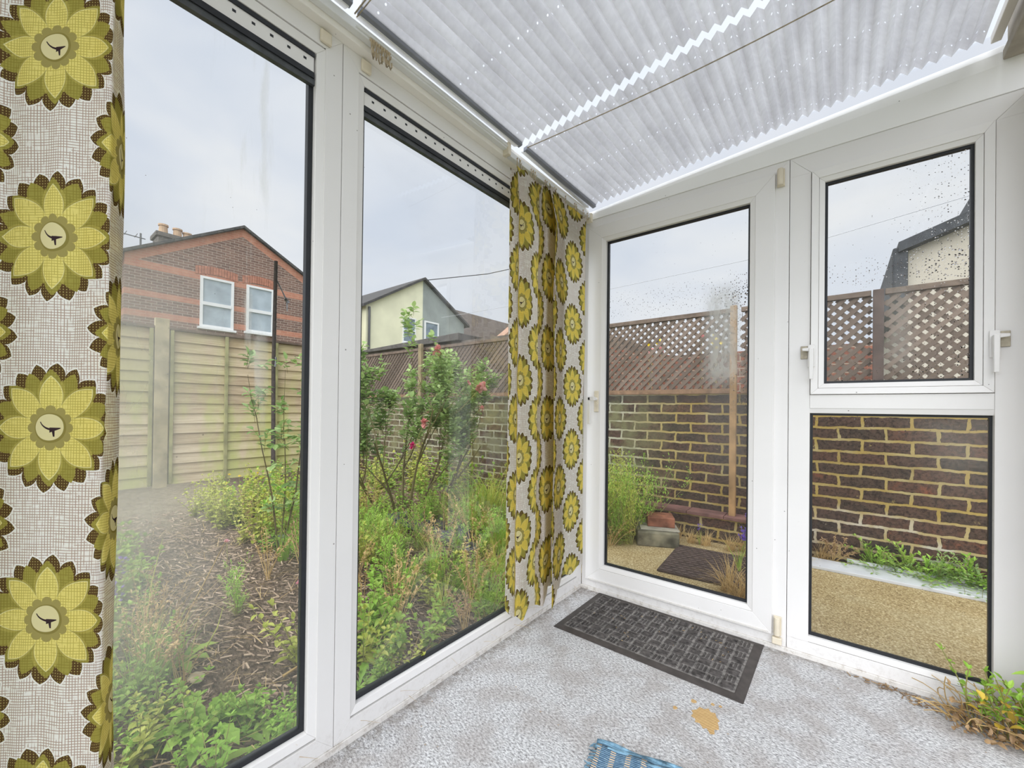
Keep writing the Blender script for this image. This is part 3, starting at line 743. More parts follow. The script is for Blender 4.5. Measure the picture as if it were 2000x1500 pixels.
# ------------------------------------------------------------ house side at the right edge
WALLP = plain('cream_painted_wall', (.78, .74, .68), .8, .06, 6, .2)
q = MB(); q.box((1.616, -.22, -.06), (1.75, -.001, 2.06)); tag(q.build('wall_right', WALLP), 'cream painted return wall of the house', 'wall', kind='structure')
WOODB = plain('grey_brown_painted_timber', (.36, .32, .26), .7, .12, 14, .2)
q = MB(); q.box((1.545, -1.6, 2.165), (1.66, -.004, 2.20)); q.box((1.555, -1.6, 2.20), (1.72, -.004, 2.33)); tag(q.build('trim_5', WOODB, bevel=.004), 'grey-brown painted roof timber where the blinds meet the house', 'trim', kind='structure')
q = MB(); q.hexa([(1.575, -.030, 2.232), (1.64, -.030, 2.232), (1.64, -.008, 2.232), (1.575, -.008, 2.232), (1.60, -.030, 2.31), (1.66, -.030, 2.31), (1.66, -.008, 2.31), (1.60, -.008, 2.31)])
o_ = q.build('timber_offcut', plain('orange_pine', (.62, .30, .08), .6, .2, 30), bevel=.002); tag(o_, 'small orange pine offcut in the top right roof corner', 'wood piece')
# ============================================================ OUTSIDE
# ground: dark mulched bed
def gz(x, y):   # ground height
    t = min(1, max(0, (-x-.1)/2.5))
    r = .012+.05*t+.03*math.sin(x*2.1+1)*math.sin(y*1.7)*min(1, -x if x < 0 else 0)
    return r
m, nt, out = newmat('mulch_soil'); co = objco(nt); x, y, z = sep(nt, co)
n = noise(nt, mapping(nt, co, (1, 2.4, 1), (0, 0, .9)), 34, 5, .7)
c = ramp(nt, n, [(.32, (.05, .037, .028)), (.5, (.20, .145, .10)), (.64, (.36, .265, .185)), (.8, (.52, .41, .30))])
path_ = smooth(x, -2.5, -3.4)*smooth(y, -.2, -.7)
c = mixc(nt, path_*(noise(nt, co, 3, 4)*.6+.5).sat(), c, ramp(nt, noise(nt, co, 22, 5), [(.3, (.34, .28, .19)), (.7, (.56, .48, .34))]))
lk(nt, prin(nt, c, .95, bump(nt, n, 1., .03), .1), out); SOIL = m
mb = MB(); NX, NY = 60, 60
for i in range(NX+1):
    for j in range(NY+1):
        x = -5.6+5.55*i/NX; y = -4.2+5.6*j/NY; mb.v.append((x, y, gz(x, y)+R(-.006, .006)))
for i in range(NX):
    for j in range(NY): a = i*(NY+1)+j; mb.f.append((a, a+NY+1, a+NY+2, a+1))
tag(mb.build('garden_ground', SOIL, smooth=True), 'brown mulch and soil of the overgrown garden bed', 'ground', kind='structure')
# concrete yard
m, nt, out = newmat('exposed_aggregate_concrete'); co = objco(nt)
n = noise(nt, mapping(nt, co, (1.4, 1, 1)), 85, 4, .75); n2 = noise(nt, co, 4, 4)
c = ramp(nt, n*.85+n2*.15, [(.36, (.17, .115, .05)), (.46, (.36, .265, .125)), (.55, (.49, .385, .20)), (.66, (.80, .69, .46))])
c = mixc(nt, smooth(n2, .4, .7)*.3, c, (.34, .29, .17, 1))
lk(nt, prin(nt, c, .9, bump(nt, n, .6, .004), .15), out); CONC = m
q = MB(); q.prism([(-.06, .06, .0), (3.2, .06, .0), (3.2, 1.30, .0), (.0, 1.30, .0), (-.02, .9, .0), (-.28, .66, .0), (-.50, .30, .0), (-.42, .06, .0)], (0, 0, .05))
tag(q.build('patio', CONC, bevel=.006), 'sandy exposed aggregate concrete yard outside the back door', 'patio', kind='structure')

# side boundary wall
def moss(c, x, y, z, nt, co, mk):
    g = smooth(x, .35, -.5)*smooth(z, .2, .45)
    c = mixc(nt, g*smooth(noise(nt, co, 6, 5, .65), .34, .62)*.72, c, (.24, .235, .12, 1))
    c = mixc(nt, g.inv()*mk*smooth(noise(nt, co, 5, 3), .3, .6)*.8, c, (.40, .28, .08, 1))
    return mixc(nt, smooth(z, 1.03, 1.10)*.6, c, (.035, .035, .035, 1))  # separate from the moss: darker towards the top of the wall
def mort(x, y, z, nt, co):
    low = smooth(z, .42, .34)*smooth(x, .7, .9)
    a = ramp(nt, noise(nt, co, 8, 3), [(.3, (.32, .235, .09)), (.7, (.46, .39, .21))])
    a = mixc(nt, smooth(x, .2, -.4), a, (.47, .45, .35, 1))
    return mixc(nt, low, a, (.62, .58, .52, 1))
BR = mat_brick('old_stock_brick', [(.040, .034, .030, 1), (.070, .053, .043, 1), (.095, .064, .050, 1), (.11, .068, .053, 1), (.115, .068, .052, 1), (.13, .07, .05, 1), (.24, .085, .05, 1)], mort, moss, msz=1.25)
q = MB(); q.box((-4.85, 1.30, -.1), (3.4, 1.52, 1.125)); gw = tag(q.build('garden_wall', BR), 'old dark brick boundary wall with yellow mortar and moss', 'garden wall', kind='structure')
q = MB(); q.box((-.75, 1.17, 0), (.98, 1.299, .228)); pn = tag(q.build('wall_plinth', BR), 'low projecting brick footing along the base of the boundary wall', 'wall footing', kind='structure')
TILER = plain('red_brown_tile_edge', (.20, .10, .085), .8, .2, 14, .4)
q = MB()
for i in range(7): q.box((-.76+i*.25+.002, 1.150, .229), (-.76+(i+1)*.25-.002, 1.299, .252))
q.build('tile_capping', TILER, pn, bevel=.003)

# trellis panels on the wall
LATH = mat_leaf('weathered_lath', (.12, .09, .07), (.23, .175, .14), 0, .8)
RAILW = plain('weathered_rail_wood', (.17, .125, .095), .8, .2, 22, .3)
RAILO = plain('orange_brown_rail', (.27, .165, .10), .75, .2, 22, .3)
def trellis(x0, x1, label):
    e = empty('garden_trellis', ((x0+x1)/2, 1.30, 1.13), label=label, cat='trellis'); inv = -Vector(e.location)
    za, zb_ = 1.165, 1.728; H = zb_-za; pit = .0655; w_ = .0125
    mb = MB()
    for layer, sgn in ((0, 1), (1, -1)):
        yy = 1.352+layer*.008; k = x0-H
        while k < x1:
            a = (k, za) if sgn > 0 else (k+H, za); b = (k+H, zb_) if sgn > 0 else (k, zb_)
            # clip to panel ends
            def clipx(p, q_, xl):
                t = (xl-p[0])/(q_[0]-p[0]); return (xl, p[1]+(q_[1]-p[1])*t)
            ends = [a, b]; ends.sort()
            if ends[1][0] > x0+.01 and ends[0][0] < x1-.01:
                if ends[0][0] < x0: ends[0] = clipx(ends[0], ends[1], x0)
                if ends[1][0] > x1: ends[1] = clipx(ends[0], ends[1], x1)
                (xa, z_a), (xb, z_b) = ends
                dx, dz = xb-xa, z_b-z_a; L = math.hypot(dx, dz)
                if L > .03:
                    ux, uz = dx/L, dz/L
                    mb.obox(((xa+xb)/2, yy, (z_a+z_b)/2), (ux*L/2, 0, uz*L/2), (0, .0038, 0), (-uz*w_*R(.9, 1.1), 0, ux*w_))
            k += pit
    o = mb.build('lattice', LATH, e); o.location = inv
    for nm, m_, z0, z1 in (('top_rail', RAILW, 1.728, 1.762), ('bottom_rail', RAILO, 1.128, 1.166)):
        q = MB(); q.box((x0, 1.335, z0), (x1, 1.372, z1)); o = q.build(nm, m_, e, bevel=.002); o.location = inv
    return e
for a, b, lab in ((-4.60, -3.02, 'brown diamond trellis panel farthest left in the garden corner behind the rose'), (-3.00, -1.18, 'brown diamond trellis panel behind the rose bush, grey building behind it'),
                  (-1.16, .515, 'brown diamond trellis panel left of the pale post, seen through the door'),
                  (.56, 1.28, 'short brown diamond trellis panel between the pale post and the dark post'), (1.345, 3.1, 'brown diamond trellis panel in front of the cream house, right of the dark post')):
    trellis(a, b, lab)
PINE = plain('pale_orange_post', (.42, .25, .11), .7, .22, 9, .2)
DARKW = plain('dark_trellis_post', (.10, .07, .06), .8, .2, 14, .3)
q = MB(); q.box((.512, 1.205, .240), (.553, 1.245, 1.752)); tag(q.build('trellis_post', PINE, bevel=.002), 'pale orange timber batten standing against the brick wall', 'post')
q = MB(); q.box((1.287, 1.31, 1.126), (1.338, 1.345, 1.758)); tag(q.build('trellis_post', DARKW, bevel=.002), 'dark stained trellis post behind the wet top window', 'post')
q = MB(); q.box((-3.06, 1.26, .05), (-3.0, 1.297, 1.80)); tag(q.build('trellis_post', plain('green_pine_post', (.30, .24, .14), .8, .2, 9, .2), bevel=.002), 'greenish timber post at the wall behind the rose bush', 'post')

# lap fence
def mat_fence():
    m, nt, out = newmat('algae_stained_fence_board'); co = objco(nt); x, y, z = sep(nt, co)
    g = nt.nodes.new('ShaderNodeNewGeometry'); rd = X(nt, g.outputs['Random Per Island'])
    gr = noise(nt, mapping(nt, co, (1, .35, 7)), 9, 5, .6)
    c = ramp(nt, gr*.7+rd*.3, [(.3, (.40, .29, .18)), (.5, (.58, .46, .30)), (.72, (.74, .61, .43))])
    al = smooth(noise(nt, mapping(nt, co, (1, 1, .5)), 2.3, 4, .6), .38, .62)
    low = smooth(z, 1.75, .5)
    c = mixc(nt, al*(low*.55+.28), c, (.52, .55, .17, 1))
    c = mixc(nt, smooth(noise(nt, mapping(nt, co, (1, .7, .4)), 3.1, 3), .56, .72)*.45, c, (.33, .19, .10, 1))
    v = node(nt, 'ShaderNodeTexVoronoi', {'Scale': 5.}); lk(nt, co, v.inputs['Vector'])
    c = mixc(nt, (X(nt, v.outputs['Distance']) < .05)*.6, c, (.10, .06, .03, 1))
    lk(nt, prin(nt, c, .85, bump(nt, gr, .5, .004), .2), out); return m
FENCE = mat_fence(); FPOST = plain('mossy_post_wood', (.52, .44, .27), .85, .22, 5, .3); FCAP = plain('dark_fence_cap', (.17, .12, .085), .8, .2, 10, .2)
BATT = plain('green_tinted_batten', (.38, .36, .16), .85, .2, 7, .3)
def fence_panel(y0, y1, label):
    e = empty('lap_fence', (-4.8, (y0+y1)/2, .1), label=label, cat='fence panel'); inv = -Vector(e.location)
    n = 15; zb0, zt0 = .10, 1.84; h = (zt0-zb0)/n
    for i in range(n):
        mb = MB(); z0 = zb0+i*h; dz0, dz1 = R(-.008, .008), R(-.008, .008)
        mb.hexa([(-4.806, y0, z0+dz0-.012), (-4.790, y0, z0+dz0-.012), (-4.790, y1, z0+dz1-.012), (-4.806, y1, z0+dz1-.012),
                 (-4.822, y0, z0+h+.012), (-4.812, y0, z0+h+.012), (-4.812, y1, z0+h+.012), (-4.822, y1, z0+h+.012)])
        if i == 0: base = mb
        else: k = len(base.v); base.v += mb.v; base.f += [tuple(q_+k for q_ in f) for f in mb.f]
    o = base.build('lap_boards', FENCE, e); o.location = inv
    for y in (y0+.025, y0+(y1-y0)*.305, y0+(y1-y0)*.62, y1-.025):
        q = MB(); q.box((-4.790, y-.016, .10), (-4.762, y+.016, 1.835)); o = q.build('batten', BATT, e, bevel=.002); o.location = inv
    q = MB(); q.box((-4.83, y0, 1.838), (-4.765, y1, 1.868)); o = q.build('cap_rail', FCAP, e, bevel=.003); o.location = inv
    return e
fence_panel(-.865, .955, 'green stained lap fence panel right of the wide fence post'); fence_panel(-2.81, -.995, 'pale misted lap fence panel left of the wide fence post')
q = MB(); q.box((-4.82, -.992, 0), (-4.755, -.868, 1.955)); tag(q.build('fence_post', FPOST, bevel=.004), 'wide pale timber fence post between the two lap panels', 'post')
q = MB(); q.box((-4.82, .96, 0), (-4.755, 1.05, 1.92)); tag(q.build('fence_post', FPOST, bevel=.004), 'pale timber fence post near the garden corner', 'post')
q = MB(); q.box((-4.815, 1.055, .05), (-4.79, 1.295, 1.82))
tag(q.build('fence_board', FENCE, bevel=.003), 'narrow board filling the gap between fence and brick wall', 'board')
q = MB(); q.tube([(-4.62, .180, .12), (-4.62, .165, 1.5), (-4.62, .176, 2.878)], [.026, .024, .022], 10)
cp = q.build('washing_line_pole', plain('dark_pole_wood', (.055, .042, .036), .8, .2, 20, .3), smooth=True); tag(cp, 'tall thin dark washing line pole in front of the fence', 'pole')
q = MB(); q.tube([(-4.62, .176, 2.66), (-4.60, .25, 2.50), (-4.60, .31, 2.38), (-4.6, .315, 2.25)], [.008, .008, .012, .006], 6); q.tube([(-4.6, .29, 2.41), (-4.6, .33, 2.36)], .02, 6)
q.build('line_pulley', STEEL, cp, smooth=True)
q = MB(); q.tube([(-4.585, .176, 1.62), (-4.56, .17, 1.60), (-4.58, .17, 1.50)], .012, 6); q.build('line_cleat', STEEL, cp, smooth=True)

# white board and pipe beside the wall
WB = plain('weathered_white_plank', (.60, .61, .63), .6, .06, 9, .1)
q = MB(); q.hexa([(.90, 1.035, .050), (2.6, 1.075, .050), (2.6, 1.205, .050), (.90, 1.180, .050), (.90, 1.035, .068), (2.6, 1.075, .068), (2.6, 1.205, .078), (.90, 1.180, .078)])
pk = tag(q.build('white_plank', WB, bevel=.003), 'long white plank lying on the concrete beside the wall', 'plank')
q = MB(); q.tube([(1.17, 1.225, .078), (1.5, 1.222, .078), (2.6, 1.235, .078)], .019, 12)
tag(q.build('white_pipe', WB, smooth=True), 'white plastic pipe lying behind the plank', 'pipe')
# drain cover mat
m, nt, out = newmat('brown_rubber_cover'); co = objco(nt); x, y, z = sep(nt, co)
c = ramp(nt, noise(nt, co, 18, 4), [(.3, (.05, .034, .028)), (.7, (.095, .065, .055))])
c = mixc(nt, (z > .0125)*.8, c, (.17, .125, .11, 1)); lk(nt, prin(nt, c, .7, None, .3), out); DM = m
e = empty('yard_mat', (.54, .665, .052), math.radians(4), label='dark brown studded rubber mat lying on the concrete yard', cat='mat')
q = MB(); q.box((-.265, -.275, 0), (.265, .275, .010))
for i in range(12):
    for j in range(14):
        x = -.24+i*.0435+(j % 2)*.02; y = -.255+j*.038
        if x < .25: q.box((x-.013, y-.005, .009), (x+.013, y+.005, .0145))
q.build('studded_sheet', DM, e)
# brick on a stone block
STONE = plain('mossy_concrete_block', (.22, .20, .135), .9, .35, 10, .8)
REDB = plain('loose_red_brick', (.27, .105, .06), .9, .3, 16, .6)
q = MB(); q.obox((.085, .930, .10), (.125, .06, 0), (-.07, .13, 0), (0, 0, .052)); tag(q.build('concrete_block', STONE, bevel=.01), 'mossy concrete block at the edge of the yard weeds', 'block')
q = MB(); q.obox((.095, .955, .158), (.12, .05, 0), (-.06, .12, 0), (0, 0, .005)); tag(q.build('paving_slab', plain('grey_slab', (.36, .33, .26), .9, .2, 12, .5), bevel=.003), 'thin grey slab piece between the block and the brick', 'slab')
q = MB(); q.obox((.105, .975, .198), (.085, .035, 0), (-.036, .078, 0), (0, 0, .034)); tag(q.build('loose_brick', REDB, bevel=.005), 'loose red brick on top of the slab by the yard weeds', 'brick')
q = MB(); q.ball((0, 0, 0), .026, 9, 6, (1.5, 1, .35), .15); o = q.build('stepping_stone', plain('pale_buff_stone', (.55, .46, .30), .9, .2, 20, .6), smooth=True); o.location = (-.62, -1.617, .045); tag(o, 'small buff stone lying flat on the mulch', 'stone')

# slate pieces and plastic sheet
SLATE = plain('dark_slate', (.075, .085, .095), .5, .35, 9, .5)
for i, (x, y, s_, a, lab) in enumerate(((-1.72, -.80, .14, .4, 'dark slate lump poking out of the bed beside the mullion, seen in the misted window'), (-1.45, -.74, .11, 1.4, 'second dark slate lump just in front of the first one by the mullion'), (-1.62, -.12, .16, 2.2, 'large dark slate under the rose bush stems'),
        (-1.02, .12, .15, .9, 'dark grey slate in the middle of the bed right of the rose stems'), (-.82, -.02, .07, 1.9, 'small pale grey stone on the bed in the middle of the second window'))):
    q = MB(); q.ball((0, 0, 0), s_, 8, 5, (1.2, .8, .5), .22); o = q.build('slate_rock', SLATE); o.location = (x, y, gz(x, y)+s_*.18); o.rotation_euler = (R(-.2, .2), R(-.2, .2), a); tag(o, lab, 'rock')
q = MB()
for i in range(9):
    for j in range(6):
        q.v.append((-.35+i*.085, -.2+j*.08, .035+.03*math.sin(i*1.9+j)*math.cos(j*2.1+i*.6)+R(-.01, .01)))
for i in range(8):
    for j in range(5): a = i*6+j; q.f.append((a, a+6, a+7, a+1))
o = q.build('plastic_sheet', BLACKPL); o.location = (-1.25, .05, .07); o.modifiers.new('s', 'SOLIDIFY').thickness = .002; tag(o, 'crumpled black plastic sheet showing through the weeds below the rose', 'plastic sheet')
TCOT = plain('terracotta_shard', (.32, .15, .09), .85, .15, 20, .3)
q = MB(); q.hexa([(-.13, -.03, 0), (.13, -.02, 0), (.13, .03, 0), (-.13, .02, 0), (-.11, -.02, .02), (.12, -.012, .03), (.12, .012, .03), (-.11, .012, .02)]); o = q.build('roof_tile_piece', TCOT, bevel=.004)
o.location = (-.34, -.42, .06); o.rotation_euler = (.1, -.2, .9); tag(o, 'reddish broken tile among the weeds low in the second window', 'tile piece')

# mulch chips
mb = MB(); CH = mat_leaf('bark_chips', (.11, .07, .045), (.58, .44, .32), 0, .9)
for i in range(13000):
    while True:
        x = -.08-3.6*random.random()**1.5; y = R(-2.3, 1.1)
        if x > -3.4: break
    L = R(.012, .05)*(1 if random.random() < .85 else 1.8); a = R(-.5, 1.3) if random.random() < .7 else R(0, PI)
    dx, dy = math.cos(a)*L/2, math.sin(a)*L/2; w_ = R(.0009, .0030); t = R(-.25, .25)*L
    z = gz(x, y)+R(.004, .022)
    mb.obox((x, y, z), (dx, dy, t/2), (-math.sin(a)*w_, math.cos(a)*w_, R(-.001, .001)), (0, 0, R(.0006, .002)))
tag(mb.build('bark_mulch', CH), 'brown shredded bark mulch and twigs covering the bed', 'mulch', kind='stuff')
mb = MB()
for i in range(2600):
    x = -.05-random.random()**1.3*3.; y = R(-2.3, 1.25); a = R(0, 2*PI); z = gz(x, y)+R(.008, .04)
    mb.blade((x, y, z), (math.cos(a), math.sin(a), R(.0, .5)), R(.05, .16), R(.0012, .0028), .5, 3)
tag(mb.build('dry_grass_litter', DRY), 'pale dry straw litter strewn over the mulch', 'dry grass', kind='stuff')

# ------------------------------------------------------------ plant builders (base at the origin)
def rdir(tilt): a = R(0, 2*PI); t = R(0, tilt); return Vector((math.sin(t)*math.cos(a), math.sin(t)*math.sin(a), math.cos(t)))
def stem_pts(d, L, n=6, bend=.25, grav=0):
    p = Vector((R(-.01, .01), R(-.01, .01), 0)); pts = [p.copy()]; d = d.copy(); b = Vector((R(-1, 1), R(-1, 1), 0))*bend
    for i in range(n): d = (d+b/n+Vector((0, 0, -grav*i/n))).normalized(); p = p+d*(L/n); pts.append(p.copy())
    return pts
def feather(h, ns, leafmat, seed, dens=1., seedheads=0):
    random.seed(seed); st = MB(); lf = MB(); hd = MB()
    for _ in range(ns):
        pts = stem_pts(rdir(.55), h*R(.6, 1), 6, .5); st.tube(pts, [.0028, .0025, .002, .0018, .0014, .001, .0007], 4, False)
        for i in range(1, 7):
            for _b in range(int(3*dens)):
                t = R(0, 1); p = pts[i-1].lerp(pts[i], t); d = (rdir(1.3)+Vector((0, 0, .3))).normalized(); L = R(.04, .10)*(1.25-i*.09)*h/.4
                q = p
                for s_ in range(4):
                    q2 = q+d*L/4+Vector((R(-.004, .004), R(-.004, .004), R(-.004, .004)))
                    for sg in (-1, 1):
                        sd_ = (d.cross(Vector((0, 0, 1)))*sg+d*.9+rdir(3.1)*.4).normalized(); lf.leaf(q2, sd_, (0, 0, 1), R(.014, .030), R(.0035, .0065), 2, .3, .1)
                    q = q2
                lf.leaf(q, d, (0, 0, 1), .022, .006, 2, .3, .1)
        if seedheads and random.random() < seedheads:
            for _k in range(9): hd.ball(pts[-1]+Vector((R(-.008, .008), R(-.008, .008), -_k*.008)), R(.004, .007), 5, 3)
    return st, lf, hd
def leafy(h, ns, seed, L0=.045, W0=.026, dens=1., tilt=.6):
    random.seed(seed); st = MB(); lf = MB()
    for _ in range(ns):
        pts = stem_pts(rdir(tilt), h*R(.55, 1), 6, .4); st.tube(pts, [.003, .0028, .0025, .002, .0016, .0012, .0008], 4, False)
        k = 0; a0 = R(0, 6)
        n = int(11*dens)
        for i in range(n):
            t = (i+1)/n; f = t*5.999; p = pts[int(f)].lerp(pts[int(f)+1], f-int(f)); a0 += 2.4
            s_ = (1.15-t*.65)
            d = Vector((math.cos(a0), math.sin(a0), R(.15, .9))).normalized(); lf.leaf(p, d, (0, 0, 1), L0*s_*R(.7, 1.25), W0*s_*R(.8, 1.2), 4, R(.2, 1.), .3, .8)
        for _k in range(4): lf.leaf(pts[-1], rdir(1.), (0, 0, 1), L0*.5, W0*.5, 3, .2, .3)
    return st, lf
def tuft(h, n, seed, W=.004, spread=.6, bend=.9):
    random.seed(seed); mb = MB()
    for _ in range(n):
        d = rdir(spread); mb.blade((R(-.03, .03), R(-.03, .03), 0), d, h*R(.5, 1.1), W*R(.6, 1.2), bend*R(.4, 1.3), 5)
    return mb
def rosette(n, L, W, seed, up_=.5):
    random.seed(seed); mb = MB()
    for i in range(n):
        a = 2*PI*i/n+R(-.2, .2); d = Vector((math.cos(a), math.sin(a), up_*R(.7, 1.6))).normalized()
        nrm = Vector((-math.cos(a)*.5, -math.sin(a)*.5, 1)).normalized(); LL = L*R(.75, 1.1)
        p = Vector((0, 0, .01)); side = d.cross(nrm).normalized(); seg = 9; n0 = len(mb.v); aa = 0; cur = p.copy()
        for k in range(seg+1):
            t = k/seg; hw = W*.5*(math.sin(PI*min(1, t*.92+.03))**.8)*(1 if k % 2 else .68)*(.35+.65*t)
            if k == seg: hw = .001
            mb.v += [tuple(cur-side*hw+nrm*hw*.2), tuple(cur), tuple(cur+side*hw+nrm*hw*.2)]
            aa += .11; dd = d*math.cos(aa)-nrm*math.sin(aa); cur = cur+dd*LL/seg
        for k in range(seg): b = n0+3*k; mb.f += [(b, b+3, b+4, b+1), (b+1, b+4, b+5, b+2)]
    return mb
def dryhead(h, ns, seed):
    random.seed(seed); st = MB(); hd = MB()
    for _ in range(ns):
        pts = stem_pts(rdir(.45), h*R(.6, 1), 6, .5, .15); st.tube(pts, [.0022, .002, .0018, .0016, .0013, .001, .0008], 4, False)
        for i in range(22):
            t = R(.45, 1); f = t*5.999; p = pts[int(f)].lerp(pts[int(f)+1], f-int(f)); hd.leaf(p, rdir(1.5), (0, 0, 1), R(.010, .026), R(.005, .010), 2, .5, .4)
    return st, hd
def plant(name, parts):   # an Empty with stem / foliage parts
    e = empty(name)
    for nm, mb, mt_ in parts:
        if mb.f: mb.build(nm, mt_, e)
    return e
def scatter(protos, spots, label, cat, group, s0=.8, s1=1.25, zf=gz):
    used = set()
    for i, (x, y) in enumerate(spots):
        k = i % len(protos); pr = protos[k]
        o = pr if id(pr) not in used else copy_tree(pr)
        used.add(id(pr))
        o.location = (x, y, zf(x, y)-.004); o.rotation_euler = (R(-.08, .08), R(-.08, .08), R(0, 6.28)); s_ = R(s0, s1); o.scale = (s_, s_, s_*R(.85, 1.15))
        tag(o, label, cat, group)
def pts_in(n, x0, x1, y0, y1, ok=lambda x, y: True, mind=.0):
    r = []
    tries = 0
    while len(r) < n and tries < 6000:
        tries += 1; x, y = R(x0, x1), R(y0, y1)
        if ok(x, y) and all((x-a)**2+(y-b)**2 > mind*mind for a, b in r): r.append((x, y))
    return r
patio_ok = lambda x, y: not (x > -.48 and y > .03)
mulch_zone = lambda x, y: (-1.9 < x < -.28 and -1.75 < y < -.98) or (x < -1.9 and y < -.85)
random.seed(21)
# 1 feathery bright green weeds
pro = []
for i in range(5):
    st, lf, hd = feather(R(.30, .42), 7, BRIGHT, 100+i, 1.); pro.append(plant('feathery_weed', [('stem', st, STEM), ('foliage', lf, BRIGHT if i % 2 else GREEN)]))
random.seed(31)
sp = pts_in(40, -1.5, -.10, -.95, .60, patio_ok, .09)+pts_in(12, -1.6, -.50, .5, 1.2, lambda x, y: True, .1)+[(-.98, -1.38)]
scatter(pro, sp[:-1], 'feathery bright green weed in the bed below the rose bush', 'weed', 'feathery weeds below the rose bush', .55, 1.0)
o = copy_tree(pro[1]); o.location = (-.98, -1.38, gz(-.98, -1.38)); o.scale = (.62,)*3; tag(o, 'small feathery weed growing alone in the middle of the bare mulch', 'weed')
# tall feathery clump by the door
pro = []
for i in range(3):
    st, lf, hd = feather(.62, 9, BRIGHT, 140+i, 1.2); pro.append(plant('tall_feathery_weed', [('stem', st, STEM), ('foliage', lf, (BRIGHT, GREEN, YGREEN)[i])]))
sp = [(-.06, .98), (-.20, .92), (-.36, .98), (-.12, .80), (-.30, .76), (-.52, .88), (.0, .92), (-.42, .62), (-.24, .60), (-.60, .98), (-.10, .68), (-.16, 1.03), (-.44, .78), (-.28, 1.04), (-.02, .74), (-.48, 1.03), (-.34, .66), (-.18, .84)]
scatter(pro, sp, 'tall feathery green weed against the brick wall beyond the door', 'weed', 'tall feathery weeds left of the concrete yard', .85, 1.12)
# 2 leafy weeds
pro = []
for i in range(5):
    st, lf = leafy(R(.20, .30), 7, 200+i); pro.append(plant('leafy_weed', [('stem', st, STEM), ('foliage', lf, (GREEN, BRIGHT, GREEN, YGREEN, BRIGHT)[i])]))
random.seed(33)
near = pts_in(17, -.62, -.10, -2.05, -1.50, lambda x, y: y < -1.52-.35*(x+.1)*-1 or x > -.30, .07)
scatter(pro, near, 'low leafy green weed close to the misted window glass', 'weed', 'leafy weeds by the misted window', .5, .9)
sp = pts_in(34, -1.9, -.10, -1.2, .5, lambda x, y: patio_ok(x, y) and not mulch_zone(x, y), .10)+pts_in(10, -.5, -.1, -1.35, -.9, patio_ok, .08)
scatter([copy_tree(p) for p in pro[:4]], sp, 'leafy green weed in the thick growth outside the second window', 'weed', 'leafy weeds outside the second window', .7, 1.2)
sp = pts_in(30, -3.2, -1.5, -1.0, .35, lambda x, y: y > -1.0+(x+3.2)*-.05, .13)
pro2 = []
for i in range(4):
    st, lf = leafy(.36, 9, 240+i, .05, .034); pro2.append(plant('bushy_weed', [('stem', st, STEM), ('foliage', lf, (YGREEN, GREEN, YGREEN, BRIGHT)[i])]))
scatter(pro2, sp, 'bushy yellow-green weed in the middle of the garden', 'weed', 'bushy weeds in the middle distance', .7, 1.25)
sp = pts_in(26, -4.6, -3.1, -.75, 1.15, lambda x, y: True, .16)
scatter([copy_tree(p) for p in pro2], sp, 'low green weed growing at the foot of the lap fence', 'weed', 'weeds along the foot of the fence', .45, .85)
sp = pts_in(22, -3.2, -1.4, .3, 1.2, lambda x, y: True, .14)
scatter([copy_tree(p) for p in pro2], sp, 'yellow-green weed in front of the brick wall behind the rose', 'weed', 'weeds behind the rose bush', .9, 1.5)
sp = [(-2.1, -1.62), (-1.85, -1.75), (-1.5, -1.72), (-1.25, -1.80), (-1.0, -1.83), (-1.65, -1.60), (-.78, -1.86), (-2.4, -1.55)]
scatter([copy_tree(p) for p in pro], sp, 'leafy green weed at the left side of the mulch beside the near curtain', 'weed', 'weeds beside the near curtain', .9, 1.4)
sp = pts_in(34, -3.3, -1.55, -1.02, -.25, lambda x, y: y > -1.02+(x+3.3)*.02, .11)
scatter([copy_tree(p) for p in pro2], sp, 'bushy yellow-green weed in the middle of the garden', 'weed', 'bushy weeds in the middle distance', .65, 1.1)
sp = pts_in(16, -.72, -.34, -2.02, -1.74, lambda x, y: True, .07)+pts_in(12, -1.9, -.8, -1.86, -1.62, lambda x, y: True, .12)
scatter([copy_tree(p) for p in pro[:4]], sp, 'leafy green weed at the left side of the mulch beside the near curtain', 'weed', 'weeds beside the near curtain', .5, .95)
sp = pts_in(20, -.42, -.08, -1.62, -1.05, lambda x, y: x > -.30 or y > -1.2, .07)
scatter([copy_tree(p) for p in pro[:4]], sp, 'small leafy weed at the foot of the mullion outside', 'weed', 'small weeds at the foot of the mullion', .35, .7)
# 3 grass tufts
pro = [plant('grass_tuft', [('blades', tuft(.30, 60, 300+i, .0045), (YGREEN, GREEN, YGREEN, DRY)[i])]) for i in range(3)]
random.seed(41)
sp = pts_in(26, -1.7, -.12, -1.1, .75, patio_ok, .12)
scatter(pro[:3], sp, 'yellow-green grass tuft among the weeds outside the second window', 'grass', 'grass tufts outside the second window', .6, 1.1)
sp = [(-1.21, .60), (-1.15, .48), (-1.28, .42), (-1.05, .62)]
scatter([copy_tree(pro[0])], sp, 'arching bright yellow grass clump right of the rose stems', 'grass', 'arching yellow grass right of the rose', 1.3, 1.7)
sp = [(-.82, -1.72), (-.72, -1.68), (-.95, -1.70), (-.66, -1.76)]
scatter([copy_tree(pro[1])], sp, 'dark green grass tuft beside the tan seed stalks', 'grass', 'grass beside the tan seed stalks', .7, 1.0)
